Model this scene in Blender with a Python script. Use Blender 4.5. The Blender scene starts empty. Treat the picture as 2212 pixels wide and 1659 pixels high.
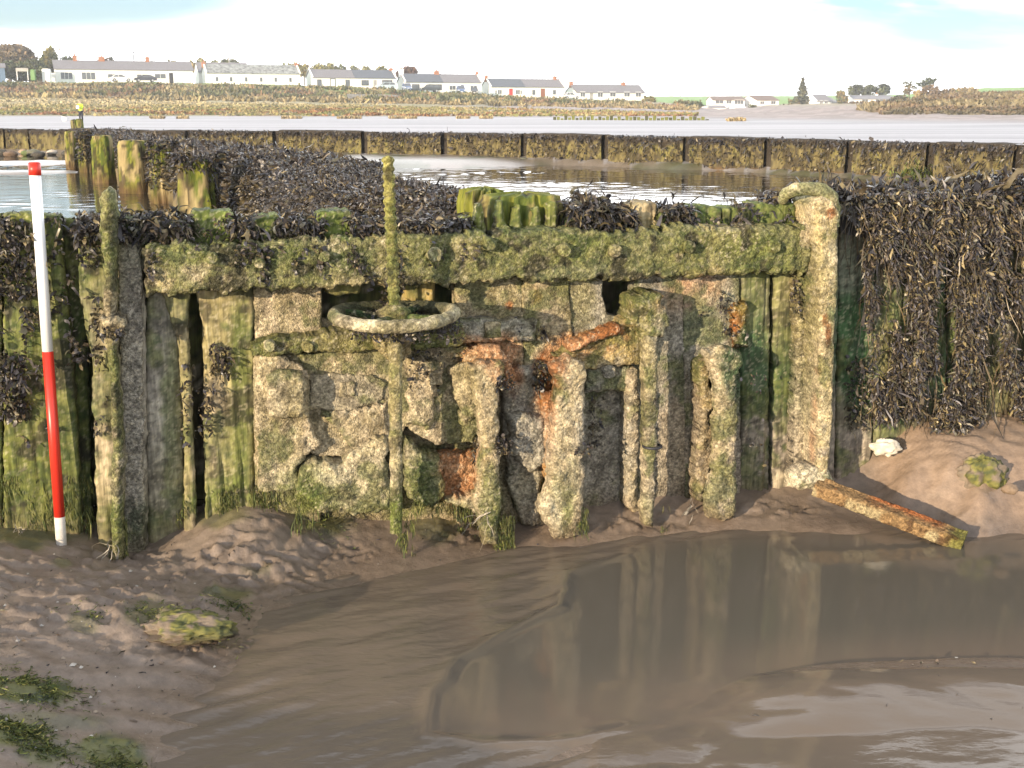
import bpy, math
import numpy as np
from mathutils import Vector

R = math.radians
rng = np.random.default_rng(11)
S = bpy.context.scene
COL = S.collection

# ------------------------------------------------------------------ camera model (used to survey the place from the photograph)
F, CX, CY, PITCH = 2580.0, 1106.0, 829.5, R(13.05)
CAM = np.array([0.0, 0.0, 1.3])
cp, sp = math.cos(PITCH), math.sin(PITCH)
FW, UP, RT = np.array([0, cp, -sp]), np.array([0, sp, cp]), np.array([1.0, 0, 0])
AL = math.atan(0.25)
WO = np.array([0, 3.84, 0.0])
WN = np.array([math.sin(AL), -math.cos(AL), 0.0])      # wall normal, towards the channel
WU = np.array([math.cos(AL), math.sin(AL), 0.0])       # along the wall


def ray(px, py):
    u = (np.asarray(px, float) - CX) / F
    v = (np.asarray(py, float) - CY) / F
    return FW + u[..., None] * RT - v[..., None] * UP


def at_z(px, py, z):
    d = ray(px, py)
    return CAM + d * ((z - CAM[2]) / d[..., 2])[..., None]


def at_y(px, py, y):
    d = ray(px, py)
    return CAM + d * (y / d[..., 1])[..., None]


def wall_at(px, py, off=0.0):
    d = ray(px, py)
    t = (off - (CAM - WO) @ WN) / (d @ WN)
    return CAM + d * t[..., None]


def wall_uw(px, py, off=0.0):
    P = wall_at(px, py, off)
    return (P - WO) @ WU, P[..., 2]


def uw(u, w, off):
    return WO + np.multiply.outer(u, WU) + np.multiply.outer(off, WN) + np.multiply.outer(w, np.array([0, 0, 1.0]))


def proj(P):
    q = P - CAM
    z = q @ FW
    z = np.where(np.abs(z) < 1e-3, 1e-3, z)
    return CX + F * (q @ RT) / z, CY - F * (q @ UP) / z


# ------------------------------------------------------------------ noise
def _h(ix, iy, iz, s=0):
    h = (ix.astype(np.int64) * 374761393 + iy.astype(np.int64) * 668265263 + iz.astype(np.int64) * 2147483647 + s * 974711) & 0xffffffff
    h = ((h ^ (h >> 13)) * 1274126177) & 0xffffffff
    h = ((h ^ (h >> 16)) * 2246822519) & 0xffffffff
    return ((h ^ (h >> 15)) & 0xffffff) / float(0xffffff)


def vn(P, s=0):
    i = np.floor(P).astype(np.int64)
    f = P - i
    f = f * f * (3 - 2 * f)
    r = 0
    for a in (0, 1):
        for b in (0, 1):
            for c in (0, 1):
                w = (f[..., 0] if a else 1 - f[..., 0]) * (f[..., 1] if b else 1 - f[..., 1]) * (f[..., 2] if c else 1 - f[..., 2])
                r = r + w * _h(i[..., 0] + a, i[..., 1] + b, i[..., 2] + c, s)
    return r


def fbm(P, o=4, s=0, g=0.5):
    P = np.asarray(P, float)
    r, a, t = 0, 1.0, 0
    for k in range(o):
        r = r + a * vn(P * (2.03 ** k) + 17.3 * k, s + k)
        t += a
        a *= g
    return r / t


def worley(x, y, s=0):
    ix, iy = np.floor(x), np.floor(y)
    d = np.full(x.shape, 9.0)
    z = np.zeros(x.shape, np.int64)
    for a in (-1, 0, 1):
        for b in (-1, 0, 1):
            cx, cy = ix + a, iy + b
            jx = _h(cx, cy, z, s) + cx
            jy = _h(cx, cy, z, s + 5) + cy
            d = np.minimum(d, (x - jx) ** 2 + (y - jy) ** 2)
    return np.sqrt(d)


def ss(a, b, x):
    t = np.clip((x - a) / (b - a), 0, 1)
    return t * t * (3 - 2 * t)


def mixc(C, c, m):
    return C + (np.asarray(c, float) - C) * np.asarray(m)[..., None]


def v3(x, y, z=0.0):
    x = np.asarray(x, float)
    return np.stack([x, np.asarray(y, float) + 0 * x, np.asarray(z, float) + 0 * x], -1)


# ------------------------------------------------------------------ object helpers
def tag(o, label=None, cat=None, group=None, kind=None):
    if label: o['label'] = label
    if cat: o['category'] = cat
    if group: o['group'] = group
    if kind: o['kind'] = kind
    return o


LOC = {}


def thing(name, label, cat, loc=(0, 0, 0), rz=0.0, group=None):
    o = bpy.data.objects.new(name, None)
    COL.objects.link(o)
    o.location = tuple(float(c) for c in loc)
    o.rotation_euler = (0, 0, rz)
    o.empty_display_size = 0.1
    LOC[o.name] = tuple(float(c) for c in loc)
    return tag(o, label, cat, group)


def mesh(name, V, Fc, mat, col=None, parent=None, local=False, smooth=True, attrs=None):
    """V world coordinates (local=True: coordinates of the parent), Fc list of (n,k) index arrays."""
    V = np.asarray(V, float).reshape(-1, 3)
    if isinstance(Fc, np.ndarray): Fc = [Fc]
    if not local:
        base = np.array(LOC[parent.name]) if parent is not None else np.array([V[:, 0].mean(), V[:, 1].mean(), V[:, 2].min()])
        V = V - base
    me = bpy.data.meshes.new(name)
    me.vertices.add(len(V))
    me.vertices.foreach_set('co', V.astype(np.float32).ravel())
    tot, li, starts = 0, [], []
    for f in Fc:
        f = np.asarray(f)
        if len(f) == 0: continue
        starts.append(tot + np.arange(len(f)) * f.shape[1])
        tot += f.size
        li.append(f.ravel())
    li, starts = np.concatenate(li), np.concatenate(starts)
    me.loops.add(tot)
    me.loops.foreach_set('vertex_index', li.astype(np.int32))
    me.polygons.add(len(starts))
    me.polygons.foreach_set('loop_start', starts.astype(np.int32))
    me.update(calc_edges=True)
    me.validate()
    if col is not None:
        at = me.attributes.new('Col', 'FLOAT_COLOR', 'POINT')
        c = np.ones((len(V), 4), np.float32)
        c[:, :3] = np.clip(col, 0, 1)
        at.data.foreach_set('color', c.ravel())
    for k, v in (attrs or {}).items():
        at = me.attributes.new(k, 'FLOAT', 'POINT')
        at.data.foreach_set('value', np.asarray(v, np.float32).ravel())
    me.polygons.foreach_set('use_smooth', np.full(len(me.polygons), smooth))
    me.materials.append(mat)
    o = bpy.data.objects.new(name, me)
    COL.objects.link(o)
    if parent is not None:
        o.parent = parent
    elif not local:
        o.location = tuple(base)
    if not local: LOC[o.name] = tuple(base)
    return o


def grid_faces(n, m, wrap=False):
    i = np.arange(n - 1)[:, None]
    j = np.arange(m if wrap else m - 1)[None, :]
    k = (j + 1) % m
    return np.stack([i * m + j, i * m + k, (i + 1) * m + k, (i + 1) * m + j], -1).reshape(-1, 4)


class MB:
    """collects simple shapes in local coordinates, then becomes ONE mesh"""
    def __init__(s): s.v, s.f = [], {}
    def add(s, V, Fs):
        b = len(s.v)
        s.v += [tuple(map(float, p)) for p in V]
        for f in Fs: s.f.setdefault(len(f), []).append([b + i for i in f])
        return s
    def box(s, x0, x1, y0, y1, z0, z1):
        return s.add([(x0, y0, z0), (x1, y0, z0), (x1, y1, z0), (x0, y1, z0), (x0, y0, z1), (x1, y0, z1), (x1, y1, z1), (x0, y1, z1)],
                     [(0, 3, 2, 1), (4, 5, 6, 7), (0, 1, 5, 4), (1, 2, 6, 5), (2, 3, 7, 6), (3, 0, 4, 7)])
    def prism(s, prof, y0, y1, ins=0.0):
        """profile in x,z extruded along y; ins tapers the upper points inwards"""
        n = len(prof)
        zs = [p[1] for p in prof]
        lo, hi = min(zs), max(zs)
        k = lambda z: ins * (z - lo) / max(hi - lo, 1e-6)
        V = [(x, y0 + k(z), z) for x, z in prof] + [(x, y1 - k(z), z) for x, z in prof]
        return s.add(V, [tuple(range(n)), tuple(range(2 * n - 1, n - 1, -1))] + [(i, i + n, (i + 1) % n + n, (i + 1) % n) for i in range(n)])
    def tube(s, a, b, r0, r1=None, n=10):
        r1 = r0 if r1 is None else r1
        a, b = np.array(a, float), np.array(b, float)
        d = (b - a) / np.linalg.norm(b - a)
        t = np.cross(d, [0, 0, 1.0] if abs(d[2]) < .9 else [1.0, 0, 0]); t /= np.linalg.norm(t)
        q = np.cross(d, t)
        V = []
        for p, r in ((a, r0), (b, r1)):
            V += [p + r * (math.cos(2 * math.pi * k / n) * t + math.sin(2 * math.pi * k / n) * q) for k in range(n)]
        return s.add(V, [tuple(range(n - 1, -1, -1)), tuple(range(n, 2 * n))] + [(k, (k + 1) % n, n + (k + 1) % n, n + k) for k in range(n)])
    def build(s, name, mat, parent=None, smooth=False, loc=None):
        o = mesh(name, s.v, [np.array(x) for x in s.f.values()], mat, None, parent, True, smooth)
        if loc is not None: o.location = loc
        return o


# ------------------------------------------------------------------ materials
def newmat(name):
    m = bpy.data.materials.new(name)
    m.use_nodes = True
    nt = m.node_tree
    return m, nt, nt.nodes['Principled BSDF']


def N(nt, t, **kw):
    n = nt.nodes.new(t)
    for k, v in kw.items():
        if k in n.inputs: n.inputs[k].default_value = v
        else: setattr(n, k, v)
    return n


def vmat(name, rough=0.85, spec=0.3, var=0.45, vscale=90.0, bump=0.5, bscale=160.0, bdist=0.004, voro=0.0, grain=None, rattr=None, coat=0.0):
    """colour from the mesh's own 'Col' (what grows or is stained where), broken up by procedural noise, with procedural bump"""
    m, nt, b = newmat(name)
    L = nt.links.new
    at = N(nt, 'ShaderNodeAttribute', attribute_name='Col')
    tc = N(nt, 'ShaderNodeTexCoord')
    vec = tc.outputs['Object']
    if grain:
        mp = N(nt, 'ShaderNodeMapping', Scale=grain)
        L(vec, mp.inputs['Vector']); gv = mp.outputs['Vector']
    else:
        gv = vec
    n1 = N(nt, 'ShaderNodeTexNoise', Scale=vscale, Detail=5.0, Roughness=0.65)
    L(gv, n1.inputs['Vector'])
    mr = N(nt, 'ShaderNodeMapRange')
    mr.inputs['From Min'].default_value, mr.inputs['From Max'].default_value = 0.25, 0.75
    mr.inputs['To Min'].default_value, mr.inputs['To Max'].default_value = 1 - var, 1 + var
    L(n1.outputs['Fac'], mr.inputs['Value'])
    fac = mr.outputs['Result']
    if voro:        # every barnacle a little lighter or darker than the next
        vc = N(nt, 'ShaderNodeTexVoronoi', Scale=voro * .8)
        L(vec, vc.inputs['Vector'])
        vx = N(nt, 'ShaderNodeSeparateColor'); L(vc.outputs['Color'], vx.inputs[0])
        vr = N(nt, 'ShaderNodeMapRange')
        for k_, v_ in (('From Min', 0), ('From Max', 1), ('To Min', .70), ('To Max', 1.26)): vr.inputs[k_].default_value = v_
        L(vx.outputs[0], vr.inputs['Value'])
        mm = N(nt, 'ShaderNodeMath', operation='MULTIPLY'); L(fac, mm.inputs[0]); L(vr.outputs['Result'], mm.inputs[1])
        fac = mm.outputs[0]
    sc = N(nt, 'ShaderNodeVectorMath', operation='SCALE')
    L(at.outputs['Color'], sc.inputs[0]); L(fac, sc.inputs['Scale'])
    L(sc.outputs['Vector'], b.inputs['Base Color'])
    if bump:
        n2 = N(nt, 'ShaderNodeTexNoise', Scale=bscale, Detail=8.0, Roughness=0.66)
        L(gv, n2.inputs['Vector'])
        h = n2.outputs['Fac']
        if voro:
            vo = N(nt, 'ShaderNodeTexVoronoi', Scale=voro)
            L(vec, vo.inputs['Vector'])
            ad = N(nt, 'ShaderNodeMath', operation='MULTIPLY_ADD')
            L(vo.outputs['Distance'], ad.inputs[0]); ad.inputs[1].default_value = -0.7; L(h, ad.inputs[2])
            h = ad.outputs[0]
        bp = N(nt, 'ShaderNodeBump', Strength=bump, Distance=bdist)
        L(h, bp.inputs['Height']); L(bp.outputs['Normal'], b.inputs['Normal'])
    if rattr:
        ra = N(nt, 'ShaderNodeAttribute', attribute_name=rattr)
        L(ra.outputs['Fac'], b.inputs['Roughness'])
    else:
        b.inputs['Roughness'].default_value = rough
    b.inputs['Specular IOR Level'].default_value = spec
    return m


def flat(name, c, rough=0.7, spec=0.4, var=0.12, vscale=3.0, metal=0.0, bump=0.0):
    m, nt, b = newmat(name)
    L = nt.links.new
    tc = N(nt, 'ShaderNodeTexCoord')
    n1 = N(nt, 'ShaderNodeTexNoise', Scale=vscale, Detail=4.0, Roughness=0.6)
    L(tc.outputs['Object'], n1.inputs['Vector'])
    rp = N(nt, 'ShaderNodeValToRGB')
    rp.color_ramp.elements[0].position, rp.color_ramp.elements[1].position = 0.3, 0.7
    rp.color_ramp.elements[0].color = tuple(x * (1 - var) for x in c) + (1,)
    rp.color_ramp.elements[1].color = tuple(min(1, x * (1 + var)) for x in c) + (1,)
    L(n1.outputs['Fac'], rp.inputs['Fac']); L(rp.outputs['Color'], b.inputs['Base Color'])
    b.inputs['Roughness'].default_value = rough
    b.inputs['Specular IOR Level'].default_value = spec
    b.inputs['Metallic'].default_value = metal
    if bump:
        bp = N(nt, 'ShaderNodeBump', Strength=bump, Distance=0.02)
        L(n1.outputs['Fac'], bp.inputs['Height']); L(bp.outputs['Normal'], b.inputs['Normal'])
    return m


M = {
    'crust': vmat('encrusted_iron', 0.9, 0.2, 0.7, 120, 0.9, 240, 0.006, voro=190),
    'wood': vmat('weathered_timber', 0.85, 0.25, 0.5, 26, 0.55, 40, 0.006, grain=(3.2, 3.2, 0.45)),
    'weed': vmat('bladder_wrack', 0.4, 0.45, 0.35, 60, 0.0),
    'alga': vmat('green_alga', 0.7, 0.3, 0.4, 60, 0.0),
    'mud': vmat('wet_mud', 0.45, 0.5, 0.32, 26, 0.45, 90, 0.006, rattr='Rgh'),
    'stone': vmat('shore_stone', 0.75, 0.3, 0.35, 30, 0.5, 60, 0.006),
    'leaf': vmat('leafage', 0.8, 0.2, 0.25, 2.0, 0.0),
    'farwood': vmat('far_timber', 0.85, 0.2, 0.45, 5, 0.6, 14, 0.03, grain=(2, 2, 0.5)),
    'white': flat('white_render', (0.86, 0.86, 0.84), 0.85, 0.2, 0.04, 1.5),
    'slate': flat('grey_slate', (0.21, 0.205, 0.215), 0.7, 0.3, 0.25, 6),
    'darkslate': flat('dark_slate', (0.11, 0.125, 0.145), 0.6, 0.4, 0.2, 6),
    'lichenslate': flat('lichen_slate', (0.27, 0.285, 0.275), 0.8, 0.2, 0.6, 1.6),
    'brownroof': flat('brown_roof', (0.20, 0.15, 0.12), 0.8, 0.2, 0.2, 4),
    'brick': flat('brick', (0.36, 0.17, 0.10), 0.85, 0.2, 0.3, 8),
    'pane': flat('window_glass', (0.10, 0.115, 0.13), 0.12, 0.6, 0.3, 2),
    'red': flat('red_paint', (0.52, 0.03, 0.02), 0.45, 0.5, 0.08, 4),
    'browndoor': flat('brown_paint', (0.25, 0.09, 0.04), 0.5, 0.4, 0.1, 4),
    'dark': flat('dark_frame', (0.03, 0.03, 0.035), 0.5, 0.4, 0.2, 4),
    'black': flat('tyre_rubber', (0.02, 0.02, 0.02), 0.8, 0.2, 0.2, 4),
    'hub': flat('alloy', (0.5, 0.5, 0.52), 0.35, 0.5, 0.1, 4, 0.6),
    'lamp': flat('lamp_glass', (0.75, 0.75, 0.75), 0.15, 0.6, 0.1, 4),
    'greypaint': flat('grey_wood', (0.34, 0.33, 0.31), 0.85, 0.2, 0.25, 2),
    'teal': flat('teal_planks', (0.20, 0.27, 0.28), 0.8, 0.3, 0.25, 2),
    'green': flat('green_plastic', (0.08, 0.20, 0.04), 0.5, 0.4, 0.1, 3),
    'bark': flat('bark', (0.11, 0.085, 0.06), 0.9, 0.1, 0.4, 6),
    'hivis': flat('hi_vis_cloth', (0.55, 0.72, 0.06), 0.8, 0.2, 0.1, 6),
    'navy': flat('dark_cloth', (0.03, 0.032, 0.045), 0.85, 0.2, 0.2, 6),
    'skin': flat('skin', (0.52, 0.33, 0.25), 0.6, 0.4, 0.05, 6),
    'paper': flat('white_plastic', (0.8, 0.8, 0.8), 0.5, 0.4, 0.04, 6),
    'blueshed': flat('blue_boards', (0.13, 0.2, 0.30), 0.7, 0.3, 0.1, 3),
}


def carpaint(name, c):
    m = flat(name, c, 0.3, 0.5, 0.04, 2)
    m.node_tree.nodes['Principled BSDF'].inputs['Coat Weight'].default_value = 0.6
    return m


# ------------------------------------------------------------------ world, sun, camera
AZ, EL = R(38), R(9.5)                      # the low sun stands behind the viewer's left shoulder
w = bpy.data.worlds.new('World'); S.world = w; w.use_nodes = True
nt = w.node_tree; L = nt.links.new
bg = nt.nodes['Background']
sky = N(nt, 'ShaderNodeTexSky', sky_type='NISHITA', sun_disc=False)
sky.sun_elevation = EL; sky.sun_rotation = R(180) + AZ
sky.air_density, sky.dust_density, sky.ozone_density = 1.0, 0.4, 4.0
tc = N(nt, 'ShaderNodeTexCoord')
mp = N(nt, 'ShaderNodeMapping', Scale=(1.2, 1.2, 5.0), Location=(0.35, 0.1, 0.30))
L(tc.outputs['Generated'], mp.inputs['Vector'])
no = N(nt, 'ShaderNodeTexNoise', Scale=1.7, Detail=7.0, Roughness=0.52, Distortion=0.3)
L(mp.outputs['Vector'], no.inputs['Vector'])
rp = N(nt, 'ShaderNodeValToRGB')
rp.color_ramp.elements[0].position, rp.color_ramp.elements[1].position = 0.34, 0.48
L(no.outputs['Fac'], rp.inputs['Fac'])
mx = N(nt, 'ShaderNodeMix', data_type='RGBA')
sx = N(nt, 'ShaderNodeSeparateXYZ'); L(tc.outputs['Generated'], sx.inputs[0])
em = N(nt, 'ShaderNodeMapRange', interpolation_type='SMOOTHSTEP')       # the cloud bank stands low; overhead the sky is clearer
for k_, v_ in (('From Min', .42), ('From Max', .85), ('To Min', 1.0), ('To Max', .3)): em.inputs[k_].default_value = v_
L(sx.outputs['Z'], em.inputs['Value'])
cf = N(nt, 'ShaderNodeMapRange')
for k_, v_ in (('From Min', 0), ('From Max', 1), ('To Min', .04), ('To Max', 1.0)): cf.inputs[k_].default_value = v_
# two thinner places in the cloud, low in the sky ahead
prev = rp.outputs['Color']
for d0_, sc_, st_ in (((-.36, .93, .084), (3.2, 0, 20.0), .97), ((.30, .95, .056), (5.5, 0, 55.0), .6)):
    sb = N(nt, 'ShaderNodeVectorMath', operation='SUBTRACT'); sb.inputs[1].default_value = d0_
    L(tc.outputs['Generated'], sb.inputs[0])
    mu = N(nt, 'ShaderNodeVectorMath', operation='MULTIPLY'); mu.inputs[1].default_value = sc_
    L(sb.outputs[0], mu.inputs[0])
    ln = N(nt, 'ShaderNodeVectorMath', operation='LENGTH'); L(mu.outputs[0], ln.inputs[0])
    ad = N(nt, 'ShaderNodeMath', operation='MULTIPLY_ADD'); L(no.outputs['Fac'], ad.inputs[0]); ad.inputs[1].default_value = 1.1; L(ln.outputs['Value'], ad.inputs[2])
    op = N(nt, 'ShaderNodeMapRange', interpolation_type='SMOOTHSTEP')
    for k_, v_ in (('From Min', .95), ('From Max', 1.6), ('To Min', 1 - st_), ('To Max', 1.0)): op.inputs[k_].default_value = v_
    L(ad.outputs[0], op.inputs['Value'])
    mm_ = N(nt, 'ShaderNodeMath', operation='MULTIPLY'); L(prev, mm_.inputs[0]); L(op.outputs['Result'], mm_.inputs[1])
    prev = mm_.outputs[0]
L(prev, cf.inputs['Value'])
cm = N(nt, 'ShaderNodeMath', operation='MULTIPLY')
L(cf.outputs['Result'], cm.inputs[0]); L(em.outputs['Result'], cm.inputs[1])
L(cm.outputs[0], mx.inputs['Factor']); L(sky.outputs['Color'], mx.inputs['A'])
ym = N(nt, 'ShaderNodeMapRange', interpolation_type='SMOOTHSTEP')       # the cloud opposite the sun is lit full on
for k_, v_ in (('From Min', -.35), ('From Max', .6), ('To Min', 9.5), ('To Max', 20.0)): ym.inputs[k_].default_value = v_
L(sx.outputs['Y'], ym.inputs['Value'])
yc = N(nt, 'ShaderNodeVectorMath', operation='SCALE'); yc.inputs[0].default_value = (1.0, 1.005, 1.02)
L(ym.outputs['Result'], yc.inputs['Scale']); L(yc.outputs[0], mx.inputs['B'])
L(mx.outputs['Result'], bg.inputs['Color'])
bg.inputs['Strength'].default_value = 0.12

sd = bpy.data.lights.new('sun', 'SUN'); sd.energy = 5.0; sd.angle = R(0.5); sd.color = (1.0, 0.80, 0.56)
so = bpy.data.objects.new('sun', sd); COL.objects.link(so)
trav = Vector((math.sin(AZ) * math.cos(EL), math.cos(AZ) * math.cos(EL), -math.sin(EL)))
so.rotation_euler = trav.to_track_quat('-Z', 'Y').to_euler(); so.location = (-6, -6, 6)

cd = bpy.data.cameras.new('camera'); cam = bpy.data.objects.new('camera', cd); COL.objects.link(cam)
cam.location = tuple(CAM); cam.rotation_euler = (R(90) - PITCH, 0, 0)
cd.sensor_width = 36; cd.lens = F / 2212 * 36; cd.clip_end = 5000; cd.clip_start = 0.05
S.camera = cam
S.view_settings.view_transform = 'Standard'; S.view_settings.look = 'None'
S.view_settings.exposure = 0.70; S.view_settings.gamma = 1.0
S.cycles.max_bounces = 6
# ------------------------------------------------------------------ ground: one sheet, from the near mud to the far fields
ZW, ZB = -0.10, 0.04                       # water level in the channel, in the basin behind
cpts = []
for px, py in [(-500, 1140), (-300, 1140), (0, 1140), (130, 1150), (200, 1155), (260, 1195), (330, 1180), (430, 1125), (500, 1100), (550, 1090), (610, 1105), (670, 1128), (760, 1130), (860, 1140),
               (950, 1130), (1060, 1140), (1130, 1120), (1300, 1086), (1440, 1074), (1560, 1065), (1700, 1057), (1800, 1043), (1845, 1030), (1880, 1000), (1925, 950), (1960, 925), (2060, 908), (2150, 897), (2260, 890), (2500, 880), (2800, 880)]:
    cpts.append(wall_at(px, py, 0.0))
for px, py, z in [(132, 1175, 0), (40, 1190, .03), (300, 1230, -.035), (120, 1250, .0), (0, 1250, .02), (50, 1330, .005), (200, 1400, -.035), (400, 1320, -.03), (560, 1150, .01), (560, 1230, -.06), (430, 1230, -.05), (690, 1200, -.07),
                  (100, 1500, -.03), (300, 1500, -.075), (480, 1430, -.097), (530, 1340, -.095), (640, 1265, -.09), (860, 1220, -.092), (1000, 1195, -.096), (1100, 1190, -.1), (1250, 1185, -.105), (1450, 1150, -.1), (1600, 1143, -.1), (1740, 1150, -.1), (1860, 1135, -.085),
                  (1300, 1350, -.2), (1700, 1300, -.2), (2000, 1320, -.2), (1100, 1480, -.17), (700, 1450, -.125), (600, 1600, -.12), (900, 1300, -.115), (1900, 1410, -.14), (1500, 1420, -.16),
                  (1300, 1610, -.099), (1440, 1540, -.112), (1500, 1610, -.100), (1620, 1492, -.10), (1750, 1484, -.081), (1900, 1470, -.074), (2080, 1455, -.074), (2230, 1450, -.080), (1760, 1565, -.096), (1950, 1555, -.093), (2120, 1550, -.093), (1760, 1658, -.119), (1950, 1658, -.117), (2150, 1658, -.117), (1620, 1640, -.114), (1420, 1645, -.108), (950, 1640, -.12),
                  (1830, 1085, -.07), (1900, 1105, -.085), (2000, 1125, -.093), (1930, 1055, -.03), (2010, 1045, .01), (1960, 1000, .08), (2060, 985, .12), (2130, 1030, .08), (2080, 1090, -.04), (2150, 1145, -.098), (2212, 1130, -.08), (2300, 1060, .04), (2230, 1250, -.16), (2450, 1250, -.1), 
                  (-300, 1300, .06), (-300, 1600, .03), (0, 1650, -.02), (250, 1640, -.085)]:
    cpts.append(at_z(px, py, z))
for p in [(-3, 0, .12), (-1, 1, -.06), (0, 0, -.1), (1, 1, -.1), (3, 0, -.02), (-3, -3, .3), (0, -3, .1), (3, -3, .2), (5, 3, .1), (-5, 3, .15), (6, 5, .3), (-5, 2, .15)]:
    cpts.append(np.array(p, float))
cpts = np.array(cpts)


def tps_fit(X, z, lam=6e-3):
    n = len(X)
    d = np.linalg.norm(X[:, None] - X[None], axis=2)
    K = np.where(d > 0, d * d * np.log(d + 1e-9), 0) + lam * np.eye(n)
    P = np.c_[np.ones(n), X]
    A = np.block([[K, P], [P.T, np.zeros((3, 3))]])
    return np.linalg.solve(A, np.r_[z, 0, 0, 0])


TPS = tps_fit(cpts[:, :2], cpts[:, 2])


def tps(x, y):
    out = np.zeros(x.shape) + TPS[-3] + TPS[-2] * x + TPS[-1] * y
    for (cx, cy), wt in zip(cpts[:, :2], TPS[:-3]):
        d2 = (x - cx) ** 2 + (y - cy) ** 2
        out += wt * 0.5 * d2 * np.log(d2 + 1e-12)
    return out


# far wall of the basin: its line, surveyed along its top
FT = [(-900, 276), (-400, 276.5), (0, 277.2), (150, 278), (400, 279.5), (780, 283), (1125, 287), (1475, 293), (1830, 301), (2212, 312), (2500, 324), (2900, 345)]
FZ = 0.72
fw_pts = np.array([at_z(a, b, FZ)[:2] for a, b in FT])


def far_dist(x, y):
    """signed distance to the far wall, positive on the basin side"""
    best = np.full(x.shape, 1e9); sg = np.ones(x.shape)
    for a, b in zip(fw_pts[:-1], fw_pts[1:]):
        d = b - a; l2 = d @ d
        t = np.clip(((x - a[0]) * d[0] + (y - a[1]) * d[1]) / l2, 0, 1)
        qx, qy = x - a[0] - t * d[0], y - a[1] - t * d[1]
        dd = np.hypot(qx, qy)
        s = -(d[0] * qy - d[1] * qx)
        m = dd < best
        best = np.where(m, dd, best); sg = np.where(m, np.sign(s), sg)
    return best * sg


# far shore: profiles of height against distance for several bearings
PR = {
    -1200: [(60, .1), (150, .1), (158, .5), (200, 2.3), (215, 2.9), (247, 6.3), (300, 6.6), (400, 7), (900, 8)],
    0: [(60, .1), (152, .12), (158, .6), (200, 2.2), (213, 2.9), (238, 6.1), (249, 6.2), (400, 6.8), (900, 8)],
    300: [(60, .1), (150, .12), (156, .6), (200, 2.0), (216, 2.7), (245, 6.15), (256, 6.2), (400, 6.5), (900, 8)],
    550: [(60, .1), (148, .12), (153, .55), (200, 1.7), (222, 2.4), (250, 5.8), (267, 5.9), (400, 6), (900, 8)],
    760: [(60, .1), (145, .12), (150, .5), (200, 1.4), (228, 2.1), (255, 5.2), (276, 5.4), (400, 5.5), (900, 8)],
    950: [(60, .1), (138, .12), (146, .35), (200, 1.1), (232, 1.8), (262, 4.2), (284, 4.4), (400, 4.6), (900, 8)],
    1150: [(60, .1), (130, .12), (140, .3), (200, .9), (238, 1.5), (270, 3.2), (296, 3.3), (400, 3.5), (900, 8)],
    1400: [(60, .1), (115, .12), (135, .3), (200, .6), (245, 1.0), (285, 2.5), (310, 2.7), (400, 3.2), (600, 6), (900, 9)],
    1550: [(60, .1), (105, .12), (130, .3), (200, .45), (300, .7), (345, .9), (400, 2.2), (600, 6.3), (900, 9)],
    1720: [(60, .1), (95, .12), (125, .35), (180, .5), (240, 1.4), (300, 1.8), (345, 2.0), (400, 3), (600, 6.5), (900, 9)],
    1900: [(60, .1), (84, .12), (112, .32), (130, .5), (160, 1.3), (240, 2.0), (320, 2.2), (400, 3.6), (600, 7), (900, 9)],
    2060: [(60, .1), (80, .12), (108, .32), (120, .5), (145, 1.6), (200, 2.6), (300, 4.0), (420, 7.2), (600, 8), (900, 10)],
    2212: [(55, .1), (74, .12), (103, .32), (114, .5), (140, 1.6), (200, 2.9), (300, 4.6), (420, 8.0), (600, 9), (900, 10)],
    3200: [(50, .1), (70, .12), (100, .32), (110, .5), (140, 1.8), (200, 3.2), (300, 6), (420, 10), (600, 11), (900, 12)],
}
PXS = sorted(PR)
DK = np.array([0, 50, 60, 70, 75, 80, 85, 95, 100, 105, 110, 115, 120, 125, 130, 135, 140, 145, 150, 154, 158, 165, 180, 200, 215, 225, 235, 245, 255, 265, 275, 285, 300, 320, 345, 400, 420, 500, 600, 900, 5000.])
PT = np.array([np.interp(DK, *zip(*PR[p])) for p in PXS])


def far_h(x, y):
    yy = np.maximum(y, 1.0)
    px = np.clip(CX + F * (x / yy) / cp, PXS[0], PXS[-1] - 1e-3)
    k = np.clip(np.searchsorted(PXS, px, 'right') - 1, 0, len(PXS) - 2)
    p0, p1 = np.array(PXS)[k], np.array(PXS)[k + 1]
    t = (px - p0) / (p1 - p0)
    d = np.clip(yy, 0, 4999)
    i = np.clip(np.searchsorted(DK, d, 'right') - 1, 0, len(DK) - 2)
    f = (d - DK[i]) / (DK[i + 1] - DK[i])
    a = PT[k, i] * (1 - f) + PT[k, i + 1] * f
    b = PT[k + 1, i] * (1 - f) + PT[k + 1, i + 1] * f
    return a * (1 - t) + b * t


def mid_front(y):
    return -2.9 - 0.43 * (y - 10.9) + .55 * ss(8.2, 10.6, y)


def wall_dist(x, y):
    return (x - WO[0]) * WN[0] + (y - WO[1]) * WN[1]     # positive on the channel side


def ripple(x, y):
    """wet mud ripples and run-off scars of the near shore"""
    q = v3(x * 5, y * 5)
    wx = x + 0.06 * (fbm(q, 3, 3) - .5); wy = y + 0.09 * (fbm(q, 3, 4) - .5)
    r = np.abs(fbm(v3(wx * 11, wy * 25), 3, 5) - .5) * 2
    return (0.22 - np.clip(r, 0, .22)) / .22


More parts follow.
